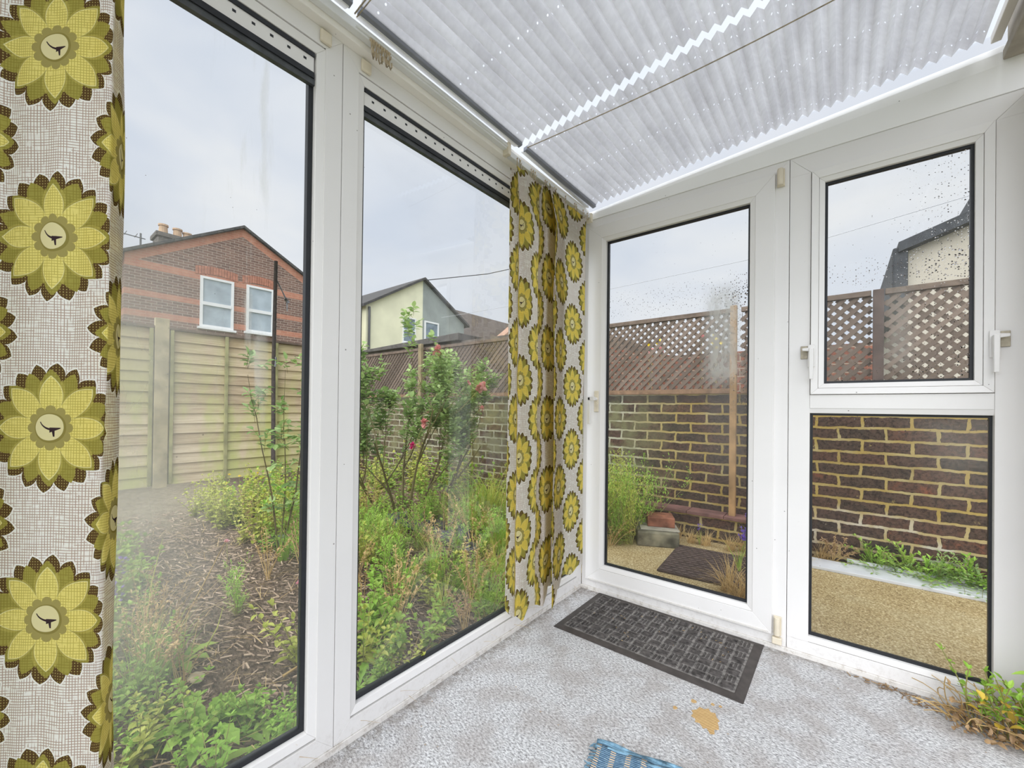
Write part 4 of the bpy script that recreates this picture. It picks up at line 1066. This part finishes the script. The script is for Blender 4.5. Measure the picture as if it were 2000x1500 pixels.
# 4 dry seed stalks
pro = []
for i in range(4):
    st, hd = dryhead(.34, 9, 400+i); pro.append(plant('dry_seed_stalk', [('stem', st, DRY), ('seed_head', hd, DRY if i != 2 else RUST)]))
random.seed(43)
sp = [(-.86, -1.74), (-.78, -1.66), (-.92, -1.66), (-1.0, -1.74), (-.70, -1.72), (-1.12, -1.68), (-.6, -1.66)]
scatter(pro, sp, 'tan dried seed stalks in a clump beside the near curtain', 'dry stalks', 'tan seed stalks beside the near curtain', .75, 1.1)
sp = pts_in(24, -1.3, -.12, -1.15, .45, patio_ok, .13)
scatter([copy_tree(p) for p in pro], sp, 'tan seeded stalk rising from the weeds in the second window', 'dry stalks', 'seed stalks in the second window', .8, 1.15)
sp = pts_in(12, -2.8, -1.7, -.9, .2, lambda x, y: True, .2)+[(-.12, .62), (.0, .9), (-.3, .72)]
scatter([copy_tree(p) for p in pro], sp, 'dry golden weed stalks mixed into the green growth', 'dry stalks', 'golden stalks in the green growth', .8, 1.3)
# straw and purple flowers by the yard mat
pro = [plant('straw_tuft', [('blades', tuft(.22, 90, 450+i, .0035, 1.0, 1.1), DRY)]) for i in range(3)]
sp = [(.74, .30), (.83, .24), (.90, .32), (.68, .36), (.80, .36)]
scatter(pro, sp, 'bleached straw tuft at the foot of the door beside the yard mat', 'dry grass', 'straw tufts by the door', .8, 1.1, lambda x, y: .05)
sp = [(.40, 1.06), (.55, 1.05), (.70, 1.02), (.85, .95), (.92, .86), (.30, 1.05), (.62, 1.10), (.95, 1.10), (1.05, 1.22), (.2, 1.1)]
scatter([copy_tree(p) for p in pro], sp, 'flattened straw-coloured grass at the base of the wall footing', 'dry grass', 'straw along the wall footing', .5, .8, lambda x, y: .05)
def bellflower(seed, n=22):
    random.seed(seed); st = MB(); fl_ = MB(); lf = MB()
    pts = stem_pts(Vector((.1, 0, 1)), .26, 6, .15); st.tube(pts, .0022, 5)
    for i in range(n):
        t = R(.6, 1); f = t*5.999; p = pts[int(f)].lerp(pts[int(f)+1], f-int(f))
        d = rdir(1.6); c0 = p+d*R(.012, .03); st.tube([p, c0], .0008, 3, False)
        for k in range(5):
            dd = (d+rdir(1.4)*.7).normalized(); fl_.leaf(c0, dd, d, .020, .009, 2, .3, .3)
    for k in range(8): lf.blade((0, 0, 0), rdir(.7), .2, .006, .8, 4)
    return plant('purple_flower', [('stem', st, STEM), ('flower_head', fl_, PURP), ('blades', lf, GREEN)])
for i, (x, y, z, s_, lab) in enumerate(((.675, .66, .05, 1.0, 'purple bellflower beside the brown yard mat, nearest the door'), (.66, 1.02, .05, 1.1, 'tall purple bellflower in front of the wall footing'),
        (.72, 1.06, .05, 1.35, 'tallest purple bellflower at the right end of the door view'), (.36, 1.05, .05, .55, 'small purple bellflower behind the yard mat'),
        (.52, 1.22, .235, .45, 'tiny purple flower by the foot of the pale post'), (-1.55, -1.70, .03, .9, 'small purple flower beside the near curtain on the left'), (-1.25, -1.74, .03, .8, 'second purple flower left of the tan stalks'))):
    e = bellflower(500+i, 26 if i < 3 else 12); e.location = (x, y, z); e.scale = (s_,)*3; tag(e, lab, 'flower')
# ferny growth along the base of the wall, right window
pro = []
for i in range(3):
    random.seed(550+i); lf = MB(); st = MB()
    for _ in range(12):
        pts = stem_pts(rdir(1.25), R(.12, .22), 5, .3, .5); st.tube(pts, .0013, 3, False)
        for k in range(1, 6):
            for sg in (-1, 1):
                d = (pts[k]-pts[k-1]).normalized(); sd_ = (d.cross(Vector((0, 0, 1)))*sg+d*.5).normalized(); L = .055*(1.1-k*.16)
                for s_ in range(3):
                    p = pts[k]+sd_*L*(s_/3); lf.leaf(p, (sd_+rdir(2)*.5), (0, 0, 1), .024, .012, 2, .2, .2)
    pro.append(plant('ferny_weed', [('stem', st, STEM), ('foliage', lf, (GREEN, BRIGHT, DEEP)[i])]))
sp = [(1.28+i*.058, 1.215+R(-.02, .02)) for i in range(16)]
scatter(pro, sp, 'ferny green weed growing along the wall behind the white plank', 'weed', 'ferny weeds along the wall', .7, 1.05, lambda x, y: .05)
st, hd = dryhead(.22, 10, 590); e = plant('dead_twig_plant', [('stem', st, DRY), ('seed_head', hd, RUST)]); e.location = (1.10, 1.22, .05); e.rotation_euler = (.3, .2, 0); tag(e, 'dead straw-coloured twiggy plant at the left end of the white pipe', 'dead plant')

# rosette and small companions at the near glass
e = plant('broad_leaf_rosette', [('leaves', rosette(11, .21, .062, 600, .9), BRIGHT)]); e.location = (-.33, -1.655, .02); tag(e, 'large bright green toothed rosette at the bottom of the misted window', 'weed')
e = plant('broad_leaf_rosette', [('leaves', rosette(9, .15, .045, 601, .5), GREEN)]); e.location = (-.13, -1.57, .02); tag(e, 'smaller toothed rosette right of the large rosette near the mullion', 'weed')
e = plant('broad_leaf_rosette', [('leaves', rosette(8, .14, .055, 602, .9), GREEN)]); e.location = (-.78, -1.62, .02); tag(e, 'upright round-leaved weed behind the tan seed stalks', 'weed')
e = plant('broad_leaf_rosette', [('leaves', rosette(8, .16, .05, 603, .6), BRIGHT)]); e.location = (-.16, -1.27, .02); tag(e, 'toothed rosette just right of the mullion at the sill', 'weed')
# long leaning stalks
curve('grass_stalk', [(-1.00, -1.60, .03), (-.985, -1.54, .16), (-.965, -1.48, .30), (-.95, -1.435, .41)], [.0035, .003, .0026, .0016], DRY, label='long pale stalk leaning across the mulch, tallest one', cat='stalk')
curve('grass_stalk', [(-.745, -1.68, .03), (-.72, -1.566, .08), (-.72, -1.527, .15), (-.75, -1.50, .21)], [.0026, .0024, .002, .0012], YGREEN, label='greenish stalk leaning right in front of the small feathery weed', cat='stalk')
curve('grass_stalk', [(-1.19, -1.655, .03), (-1.256, -1.625, .2), (-1.30, -1.58, .38)], [.0028, .0024, .0012], YGREEN, label='upright green stalk above the tan seed stalks', cat='stalk')
curve('fallen_twig', [(-.74, -1.90, .07), (-.706, -1.835, .10), (-.668, -1.764, .13)], .0042, RUST, label='thin reddish twig poking from behind the near curtain, upper one', cat='twig')
curve('fallen_twig', [(-.78, -1.86, .04), (-.743, -1.831, .06), (-.693, -1.795, .09)], .0055, RUST, label='thick reddish twig poking from behind the near curtain, lower one', cat='twig')
curve('fallen_twig', [(-.10, -1.70, .03), (-.2, -1.73, .05), (-.36, -1.74, .04)], .004, BARK, label='dark twig lying under the large rosette', cat='twig')
def chip(x, y, L, W, rot, label, mt_):
    q = MB(); q.hexa([(-L/2, -W*.2, 0), (L/2, -W*.1, 0), (L/2, W*.1, 0), (-L/2, W*.4, 0), (-L/2*.9, -W*.2, .006), (L/2*.9, -W*.1, .006), (L/2, W*.1, .006), (-L/2, W*.4, .006)])
    o = q.build('bark_slab', mt_, bevel=.001); o.location = (x, y, gz(x, y)+.03); o.rotation_euler = (0, -.25, rot); tag(o, label, 'bark piece')
CHIPM = plain('pinkish_bark', (.36, .24, .17), .9, .2, 30, .3)
chip(-.34, -1.50, .11, .03, .4, 'pinkish bark slab upright in the mulch behind the rosette', CHIPM); chip(-.40, -1.38, .08, .02, 1.5, 'pale wood splinter on the mulch near the mullion', DRY); chip(-1.0, -1.62, .16, .03, 1.2, 'long brown bark slab near the tan stalks', CHIPM)

# ------------------------------------------------------------ rose bush
random.seed(77)
rose = empty('rose_bush', (-1.70, .10, .05), label='large leggy rose bush with faded pink blooms outside the second window', cat='rose bush')
br = MB(); lv = MB(); tips = []
def branch(p, d, L, r, lvl):
    n = 6; pts = [p.copy()]; rr = [r]; dd = d.copy(); b = Vector((R(-1, 1), R(-1, 1), R(-.1, .4)))*.35
    for i in range(n): dd = (dd+b/n+Vector((R(-.1, .1), R(-.1, .1), .02))).normalized(); p = p+dd*(L/n); pts.append(p.copy()); rr.append(r*(1-.6*(i+1)/n))
    br.tube(pts, rr, 5 if lvl < 2 else 4, False)
    if lvl >= 2 or lvl == 1:
        for i in range(2 if lvl > 1 else 4, n+1):
            for _ in range(2 if lvl > 1 else 1):
                if pts[i].z > .42 and random.random() < .46: sprig(pts[i], (dd+rdir(1.6)*1.2).normalized())
    if lvl < 3:
        for i in ([2, 3, 4, 5, 6] if lvl == 0 else [3, 5, 6]):
            if random.random() < .85: branch(pts[i], (dd*.8+rdir(1.4)*.85+Vector((0, 0, .15))).normalized(), L*R(.42, .62), rr[i]*.7, lvl+1)
    else: tips.append((pts[-1], dd))
def sprig(p, d):
    d = d.normalized(); L = R(.06, .10); br.tube([p, p+d*L], .0011, 3, False)
    sd_ = d.cross(Vector((0, 0, 1)))
    sd_ = sd_.normalized() if sd_.length > .05 else Vector((1, 0, 0))
    for t, sg in ((.45, -1), (.45, 1), (.8, -1), (.8, 1), (1, 0)):
        q = p+d*L*t; ld = (sd_*sg+d*(.55 if sg else 1)).normalized()+Vector((0, 0, R(-.3, .15)))
        lv.leaf(q, ld, (R(-.3, .3), R(-.3, .3), 1), R(.036, .066), R(.026, .042), 4, R(.2, .8), .25, .85)
for (dx, dy, dz, L, ox, oy) in ((.05, -.32, 1, .98, 0, -.1), (-.1, .02, 1, 1.05, -.05, 0), (.1, .42, 1, .95, 0, .1), (.15, .80, .80, .98, .05, .18), (-.2, -.62, .85, .98, -.08, -.15), (.1, -.08, 1, 1.18, .04, -.02), (.1, .62, .95, .98, .08, .2)):
    branch(Vector((ox, oy, 0)), Vector((dx, dy, dz)).normalized(), L*.82, .013, 0)
br.build('branches', BARK, rose); lv.build('leaves', DEEP, rose)
print('rose leaves faces', len(lv.f), 'tips', len(tips))
def bloom(c, r, mat, name, label, tilt=None):
    q = MB(); ax = tilt or rdir(1.3)
    for ringi in range(4):
        for k in range(6):
            d = (ax*(1.3-ringi*.45)+rdir(3.1)*(.25+ringi*.35)).normalized(); q.leaf(Vector(c), d, ax, r*(.75+.14*ringi), r*.85, 4, -.9+ringi*.35, .35, .9)
    q.ball(c, r*.35, 6, 4)
    o = q.build(name, mat, rose); o['label'] = label
    o.location = (0, 0, 0); return o
ROFF = Vector(rose.location)
for (wx, wy, wz, r, mt_, lab) in ((-1.2, -.03, 1.42, .048, PINK, 'faded pink bloom highest on the bush'), (-1.2, .44, 1.165, .050, PINK, 'faded pink bloom at the right end of the bush'), (-1.2, .47, 1.19, .030, PINK, 'smaller bloom behind the right-end bloom'),
        (-1.2, .45, .995, .028, PINK, 'dull red bloom low on the right'), (-1.2, -.15, .885, .036, PINK, 'withered pink bloom in the middle'), (-1.2, -.25, .73, .026, MAG, 'bright magenta bloom low in the middle'), (-1.2, .30, 1.20, .022, PINK, 'small orange-red bud')):
    st = MB(); e_ = Vector((wx, wy, wz))-ROFF; k_ = Vector((e_.x-.35, e_.y*.6, e_.z-.30)); st.tube([k_, (e_+k_)/2+Vector((0, 0, -.04)), e_], [.003, .0025, .002], 5); st.build('bloom_stalk', STEM, rose)
    bloom(Vector((wx, wy, wz))-ROFF, r, mt_, 'bloom', lab)
# second rose shoot in front of the fence, seen at the right edge of the misted window
random.seed(5)
sh = empty('rose_shoot', (-1.55, -.98, .05), label='tall thin rose shoot at the right edge of the misted window', cat='rose shoot')
br = MB(); lv = MB()
for dxy in ((-.12, .08), (.05, .12), (-.02, -.1)):
    p = Vector((0, 0, 0)); pts = [p+Vector((dxy[0]*t*1.5, dxy[1]*t*1.5+.02*math.sin(t*5), t*R(.95, 1.2))) for t in [i/8 for i in range(9)]]
    br.tube(pts, [.006-.0006*i for i in range(9)], 5, False)
    for i in range(2, 9):
        for _ in range(2 if i < 5 else 4): sprig(pts[i]+Vector((R(-.02, .02), R(-.02, .02), R(-.05, .05))), rdir(1.5))
br.build('branches', BARK, sh); lv.build('leaves', DEEP, sh); lv_dummy = None
random.seed(61)
for i, (x, y, z, lab) in enumerate(((-1.62, -.70, .30, 'pale pink flower upper one beside the mullion in the misted window'), (-1.40, -.74, .22, 'pink flower just left of the black slate'), (-1.25, -.86, .17, 'pink flower low near the mullion above the mulch'),
        (-.95, -1.12, .12, 'pale pink fallen bloom right of the small feathery weed'), (-1.75, -.95, .14, 'pink petals at the foot of the slate'), (-1.65, -1.22, .20, 'pale pink bloom at the top of the leaning stalk'))):
    q = MB(); st = MB(); st.tube([(x, y, gz(x, y)), (x+.01, y, z*.6), (x, y, z)], .0016, 4, False)
    for k in range(10): q.leaf((x, y, z), rdir(1.6), (0, 0, 1), .022, .018, 3, -.4, .3)
    e = empty('pink_flower', (0, 0, 0)); st.build('stem', STEM, e); q.build('flower_head', BLUSH, e); tag(e, lab, 'flower')
for i, (x, y, z) in enumerate(((-3.6, -.62, .30), (-3.7, -.5, .26), (-3.4, -.7, .25), (-3.5, -.4, .3), (-3.0, -.55, .33), (-2.9, -.3, .28))):
    q = MB(); st = MB(); st.tube([(x, y, gz(x, y)), (x, y, z)], .0018, 4, False)
    for k in range(9): q.leaf((x, y, z), rdir(1.6), (0, 0, 1), .022, .016, 2, -.2, .2)
    e = empty('yellow_flower'); st.build('stem', STEM, e); q.build('flower_head', YEL, e); tag(e, 'small yellow flower in front of the fence in the misted window', 'flower', 'yellow flowers before the fence')

# ------------------------------------------------------------ weed growing inside at the right corner
random.seed(90)
lf = MB(); st = MB(); dr = MB(); dst = MB()
for k in range(16):
    o_ = Vector((R(-.06, .06), R(-.035, .03), 0)); pts = [p+o_ for p in stem_pts(Vector((R(-.5, .1), R(-.35, .15), 1)).normalized(), R(.09, .18), 6, .5)]
    st.tube(pts, .0015, 4, False)
    for i in range(2, 7):
        for _ in range(3): lf.leaf(pts[i], rdir(1.4), (0, 0, 1), R(.012, .026), R(.007, .013), 3, .3, .3)
for k in range(5):
    p = Vector((R(.03, .10), R(-.06, .0), .02))
    for i in range(4): lf.leaf(p+Vector((R(-.03, .03), R(-.03, .03), i*.045+.05)), (R(-1, .3), R(-.7, .4), R(.2, .7)), (0, 0, 1), R(.05, .08), R(.012, .020), 5, .5, .3)
for k in range(30):
    o_ = Vector((R(-.10, .10), R(-.05, .03), 0)); pts = [p+o_ for p in stem_pts(Vector((R(-.9, .5), R(-.6, .2), .8)).normalized(), R(.08, .19), 6, .9, .3)]
    dst.tube(pts, .0013, 4, False)
for k in range(190):
    p = Vector((R(-.10, .12), R(-.10, .03), R(.0, .10)*random.random()+.004)); dr.leaf(p, rdir(1.7), (R(-1, 1), R(-1, 1), 1), R(.012, .030), R(.008, .018), 4, R(.4, 1.8), .5)
e = empty('corner_weed', (1.53, -.085, 0), label='green and withered weed growing through the floor in the right corner', cat='weed')
e.scale = (1.15,)*3
st.build('green_stems', STEM, e); lf.build('green_leaves', BRIGHT, e); dst.build('dry_stems', DRY, e); o = dr.build('withered_leaves', RUST, e); o['label'] = 'curled brown and yellow dead leaves'
q = MB(); random.seed(91)
for k in range(26): q.leaf((R(-.06, .10), R(-.08, .02), R(.03, .12)), rdir(1.5), (0, 0, 1), R(.02, .04), R(.014, .024), 4, R(.2, 1.), .4)
q.build('yellowed_leaves', YEL if False else mat_leaf('yellowed_leaf', (.55, .36, .05), (.78, .56, .10), .3), e)
mb = MB()
for k in range(160):
    t = random.random()**2; x = 1.52-t*.35+R(-.03, .08); y = -.02-R(0, .14)*(1-t); a = R(0, 3.1); L = R(.003, .012); mb.obox((x, y, R(.002, .006)), (math.cos(a)*L, math.sin(a)*L, 0), (-math.sin(a)*.0015, math.cos(a)*.0015, 0), (0, 0, .0008))
tag(mb.build('plant_debris', RUST), 'brown crumbs of dead leaf on the carpet by the corner weed', 'debris', kind='stuff')

# ------------------------------------------------------------ beyond the boundary
# grey outbuilding and dark fence behind the trellis, left part
GR = plain('grey_green_render', (.27, .29, .27), .9, .12, 2, .1); FELT = plain('dark_felt', (.11, .10, .09), .9, .2, 8, .2)
e = empty('outbuilding', (-5, 3.4, 0), label='low grey flat-roofed outbuilding behind the trellis', cat='outbuilding')
q = MB(); q.box((-2.2, -.4, 0), (3.3, 2.4, 2.17)); q.build('wall', plain('dark_outbuilding_wall', (.16, .135, .115), .9, .2, 5, .3), e)
q = MB(); q.hexa([(-2.3, -.5, 2.17), (.95, -.5, 2.17), (.95, 2.5, 2.17), (-2.3, 2.5, 2.17), (-2.3, -.5, 2.22), (.95, -.5, 2.30), (.95, 2.5, 2.30), (-2.3, 2.5, 2.22)]); q.build('flat_roof', FELT, e, bevel=.01)
BR2 = mat_brick('neighbour_red_brick', [(.17, .07, .045, 1), (.30, .115, .075, 1), (.38, .16, .10, 1)], (.36, .28, .21, 1), None)
q = MB(); q.prism([(-1.75, 2.6, 0), (1.35, 2.6, 0), (1.35, 2.6, 1.60), (-.3, 2.6, 1.60), (-.95, 2.6, 1.72), (-1.75, 2.6, 2.0)], (0, .12, 0))
tag(q.build('neighbour_brick_wall', BR2), 'red brick wall of the neighbour glimpsed through the trellis', 'brick wall', kind='structure')
for i in range(9):
    random.seed(700+i); x, z = R(-.55, .35), R(1.62, 1.78); q = MB()
    for k in range(12): q.leaf((x, 2.45, z), rdir(3.), (0, -1, 0), .045, .04, 3, .2, .2)
    e = empty('neighbour_flower'); q.build('flower_head', YEL if i % 3 else PINK, e); st = MB(); st.tube([(x, 2.47, -.12), (x, 2.46, z)], .004, 4); st.build('stem', STEM, e)
    tag(e, 'yellow flower glimpsed through the trellis in the door glass' if i % 3 else 'pink flower glimpsed through the trellis in the door glass', 'flower', 'yellow flowers beyond the trellis' if i % 3 else 'pink flowers beyond the trellis')

# cream neighbouring house seen in the wet top window
e = empty('neighbour_house', (1.9, 5, 0), label='cream rendered neighbouring house with dark roof edge, seen through the wet window', cat='house')
CRM = plain('cream_render', (.50, .455, .375), .9, .05, 1.5, .1); DK = plain('black_roof_edge', (.030, .034, .040), .6, .2, 8, .3)
q = MB(); q.prism([(-.12, 0, 0), (4, 0, 0), (4, 0, 4.9), (.43, 0, 3.27), (-.12, 0, 3.02)], (0, 4, 0)); q.build('rendered_wall', CRM, e)
q = MB(); q.prism([(-.22, -.16, 2.98), (.45, -.16, 3.22), (.56, -.16, 3.70), (.50, -.16, 3.74), (.38, -.16, 3.32), (-.22, -.16, 3.10)], (0, 4.3, 0)); q.build('roof_edge', DK, e)
q = MB(); q.prism([(.5, -.16, 3.55), (4.2, -.16, 5.2), (4.2, -.16, 5.35), (.5, -.16, 3.72)], (0, 4.3, 0)); q.build('main_roof', DK, e)
q = MB(); q.box((-.27, -.12, 2.4), (-.13, 4, 3.05)); q.build('side_gutter', DK, e, bevel=.02)

# brick gable house beyond the fence
def mat_gable(apx, apz, sl, sr_, bands):
    def ms(c, x, y, z, nt, co, mk):
        b = None
        for z0, z1 in bands:
            t = (z > z0)*(z < z1); b = t if b is None else b.mx(t)
        roofd = (apz-((y-apx).mx(0.)*sr_+(apx-y).mx(0.)*sl))-z
        b = b.mx(roofd < .26)
        o = ramp(nt, noise(nt, co, 5, 4), [(.3, (.48, .19, .12)), (.7, (.60, .29, .19))])
        o = mixc(nt, mk*.4, o, (.55, .40, .30, 1))
        return mixc(nt, b*.85, c, o)
    return mat_brick('banded_gable_brick', [(.16, .10, .08, 1), (.27, .165, .13, 1), (.34, .21, .16, 1)], (.50, .42, .35, 1), ms, (.235, .078), 'yz', .15, .9)
GB = mat_gable(2.82, 6.70, .575, .545, ((4.78, 4.98), (4.0, 4.16), (3.42, 3.60)))
def wingable(name, X0, ya, yb, yc, za, zap, zc, depth, wallm, roofm, ov=.14, label='', wins=(), sill=None, split=None, zr=.12):
    e = empty(name, (X0, yb, 0), label=label, cat='house'); inv = -Vector(e.location)
    def P(o): o.location = inv; return o
    if split:
        q = MB(); q.prism([(X0, ya, 0), (X0, yb, 0), (X0, yb, zap), (X0, ya, za)], (-depth, 0, 0)); P(q.build('left_half_wall', split[0], e))
        q = MB(); q.prism([(X0-.02, yb, 0), (X0-.02, yc, 0), (X0-.02, yc, zc), (X0-.02, yb, zap)], (-depth, 0, 0)); P(q.build('right_half_wall', split[1], e))
    else:
        q = MB(); q.prism([(X0, ya, 0), (X0, yc, 0), (X0, yc, zc), (X0, yb, zap), (X0, ya, za)], (-depth, 0, 0)); P(q.build('gable_wall', wallm, e))
    sL = (zap-za)/(yb-ya); sR = (zap-zc)/(yc-yb)
    for nm, y0, z0 in (('left_roof_slope', ya-.3, za-.3*sL), ('right_roof_slope', yc+.3, zc-.3*sR)):
        q = MB(); q.prism([(X0+ov, y0, z0), (X0+ov, yb, zap), (X0+ov, yb, zap+zr), (X0+ov, y0, z0+zr)], (-depth-ov, 0, 0)); P(q.build(nm, roofm, e, bevel=.01))
    return e, P
SLATER = mat_brick('slate_roof', [(.07, .07, .075, 1), (.11, .105, .10, 1), (.15, .14, .13, 1)], (.04, .04, .04, 1), None, (.3, .2), 'yz', 1.)
gh, P_ = wingable('brick_house', -14, .02, 2.82, 5.75, 5.10, 6.70, 5.10, 9, GB, SLATER, .12, 'red and brown banded brick gable house beyond the lap fence', zr=.09)
WHT = plain('white_window_frame', (.80, .80, .79), .5, .03, 4); PANEG = plain('net_curtained_pane', (.40, .46, .50), .15, .12, 2.5)
LINT = plain('orange_brick_arch', (.46, .20, .13), .85, .15, 10, .4)
def house_window(e, P, X0, y0, y1, z0, z1, tr_z=None, lint=True, fr_=.07, pm=None):
    q = MB()
    for a in ((y0, y0+fr_, z0, z1), (y1-fr_, y1, z0, z1), (y0+fr_, y1-fr_, z0, z0+fr_), (y0+fr_, y1-fr_, z1-fr_, z1)): q.box((X0-.02, a[0], a[2]), (X0+.05, a[1], a[3]))
    if tr_z: q.box((X0-.02, y0+fr_, tr_z-.05), (X0+.06, y1-fr_, tr_z+.05))
    w_ = P(q.build('window', WHT, e)); w0 = w_
    q = MB(); q.box((X0-.01, y0+fr_, z0+fr_), (X0+.012, y1-fr_, z1-fr_)); q.build('pane', pm or PANEG, w_)
    q = MB(); q.box((X0-.02, y0-.06, z0-.07), (X0+.12, y1+.06, z0-.005)); q.build('sill', WHT, w_)
    if lint:
        mid = (y0+y1)/2; q = MB()
        for k in range(15):
            t0 = -1+2*k/15; t1 = -1+2*(k+.86)/15; f = lambda t: (mid+t*((y1-y0)/2+.12), z1+.03+.07*(1-t*t))
            a, b = f(t0), f(t1); q.hexa([(X0-.01, a[0], a[1]), (X0+.02, a[0], a[1]), (X0+.02, b[0], b[1]), (X0-.01, b[0], b[1]), (X0-.01, a[0], a[1]+.24), (X0+.02, a[0], a[1]+.24), (X0+.02, b[0], b[1]+.24), (X0-.01, b[0], b[1]+.24)])
        P(q.build('brick_arch', LINT, e))
house_window(gh, P_, -14, 1.70, 2.58, 3.36, 4.90, 4.08); house_window(gh, P_, -14, 2.94, 3.76, 3.40, 4.92, 4.10)
POT = plain('buff_chimney_pot', (.56, .38, .24), .85, .1, 6, .2); CHB = mat_brick('sooty_chimney', [(.10, .09, .085, 1), (.16, .14, .125, 1), (.22, .19, .16, 1)], (.25, .23, .2, 1), None, (.235, .078), 'yz', .5)
def chimney(P, e, x0, x1, y0, y1, z0, z1, pots, h=.34, r=.13):
    q = MB(); q.box((x0, y0, z0), (x1, y1, z1-.12)); q.box((x0-.06, y0-.06, z1-.14), (x1+.06, y1+.06, z1)); st_ = P(q.build('chimney', CHB, e, bevel=.02))
    for py, hh in pots:
        q = MB(); xm = (x0+x1)/2; q.tube([(xm, py, z1), (xm, py, z1+hh*.85), (xm, py, z1+hh*.85), (xm, py, z1+hh)], [r, r*.85, r*1.05, r*1.05], 12); q.build('chimney_pot', POT, st_, smooth=False)
chimney(P_, gh, -16.6, -15.9, 1.05, 1.95, 4.6, 6.52, ((1.25, .36), (1.62, .34), (1.88, .28)), r=.13)
chimney(P_, gh, -19.6, -18.9, .02, .72, 4.2, 6.40, ((.22, .36), (.52, .30)))
q = MB(); q.box((-20.5, -1.2, 0), (-14.7, .02, 5.0)); P_(q.build('rear_wing', CHB, gh))
q = MB(); q.prism([(-14.5, -1.4, 4.6), (-14.5, .2, 5.2), (-14.5, .2, 5.3), (-14.5, -1.4, 4.7)], (-6, 0, 0)); P_(q.build('rear_wing_roof', SLATER, gh))
q = MB(); q.tube([(-18.3, 1.02, 5.2), (-18.3, 1.02, 7.05)], .03, 5); q.tube([(-18.3, -.6, 6.93), (-18.3, 1.15, 6.88)], .018, 5); q.tube([(-18.3, .1, 6.3), (-18.3, 1.05, 6.35)], .012, 5)
for k in range(6): q.tube([(-18.55, -.5+k*.28, 6.93), (-18.05, -.5+k*.28, 6.93)], .01, 4)
P_(q.build('tv_aerial', STEEL, gh))

# cream and grey gable farther off
CR = plain('pale_cream_render', (.78, .755, .55), .9, .05, 1.2, .1); GY = plain('grey_render', (.31, .335, .315), .9, .08, 1.2, .1)
ch_, P2 = wingable('rendered_house', -20, 10.95, 15.0, 18.75, 6.80, 9.20, 6.95, 9, None, SLATER, .25, 'rendered gable house, left half cream and right half grey, behind the rose bush', split=(CR, GY), zr=.16)
PG2 = plain('grey_blue_pane', (.22, .27, .31), .15, .2, 2)
house_window(ch_, P2, -20, 13.45, 14.45, 5.0, 6.60, 5.75, False, .08, PG2); house_window(ch_, P2, -20, 15.15, 16.35, 5.1, 6.62, None, False, .10, PG2)
q = MB(); q.box((-29, 6.5, 0), (-20.9, 10.95, 6.6)); P2(q.build('side_wing', CR, ch_))
q = MB(); q.prism([(-20.6, 6.3, 6.5), (-20.6, 10.9, 6.62), (-20.6, 10.9, 6.75), (-20.6, 6.3, 6.65)], (-1, 0, 0)); q.hexa([(-20.6, 6.3, 6.6), (-20.6, 11.6, 6.7), (-25, 11.6, 9.0), (-25, 6.3, 9.0), (-20.6, 6.3, 6.75), (-20.6, 11.6, 6.85), (-25, 11.6, 9.15), (-25, 6.3, 9.15)])
P2(q.build('side_wing_roof', SLATER, ch_))
q = MB(); q.tube([(-19.9, 11.1, 6.7), (-19.9, 11.1, 0)], .07, 8); P2(q.build('downpipe', STEEL, ch_))
# tiled roof and brick gable to the right of it
TIL = mat_brick('dark_tile_roof', [(.10, .085, .075, 1), (.16, .13, .11, 1), (.19, .16, .14, 1)], (.05, .045, .04, 1), None, (.3, .22), 'yz', 1.)
e = empty('tiled_house', (-26, 27, 0), label='long dark tiled roof house right of the rendered gable', cat='house')
q = MB(); q.box((-5, -6, 0), (0, 10, 7.6)); q.build('brick_wall', BR2, e)
q = MB(); q.prism([(.5, -6, 7.4), (.5, -6, 7.6), (-2.5, -6, 10.6), (-2.9, -6, 10.4)], (0, 16, 0)); q.build('tiled_roof', TIL, e)
q = MB(); q.prism([(.8, 1.5, 0), (.8, 9, 0), (.8, 9, 8.4), (.8, 5.2, 10.2), (.8, 1.5, 7.6)], (-1, 0, 0)); q.build('gable_wing', plain('pinkish_brick', (.45, .28, .20), .9, .1, 3, .2), e)
house_window(e, lambda o: o, -25.99+26+.01, -1.2, .8, 6.9, 7.5, None, False, .08, PG2)
# overhead cables
CAB = plain('black_cable', (.05, .05, .055), .6, .05, 5)
curve('overhead_cable', [(-19.7, 15.0, 9.15), (-18.5, 19.5, 10.5), (-17.4, 24, 12.3)], .028, CAB, label='dark overhead cable leaving the rendered gable to the right', cat='cable')
curve('overhead_cable', [(-8, 6, 3.62), (-2.7, 6, 3.545), (-.115, 6, 3.611), (.944, 6, 3.718), (2.443, 6, 3.905), (8, 6, 4.75)], .0045, plain('pale_grey_cable', (.50, .51, .53), .6, .05, 5), label='thin pale cable crossing the sky above the trellis', cat='cable')
# distant ground
q = MB(); q.box((-90, -60, -.25), (60, 90, -.12)); tag(q.build('distant_ground', plain('far_ground', (.20, .21, .13), .95, .2, .5)), 'ground beyond the garden', 'ground', kind='structure')
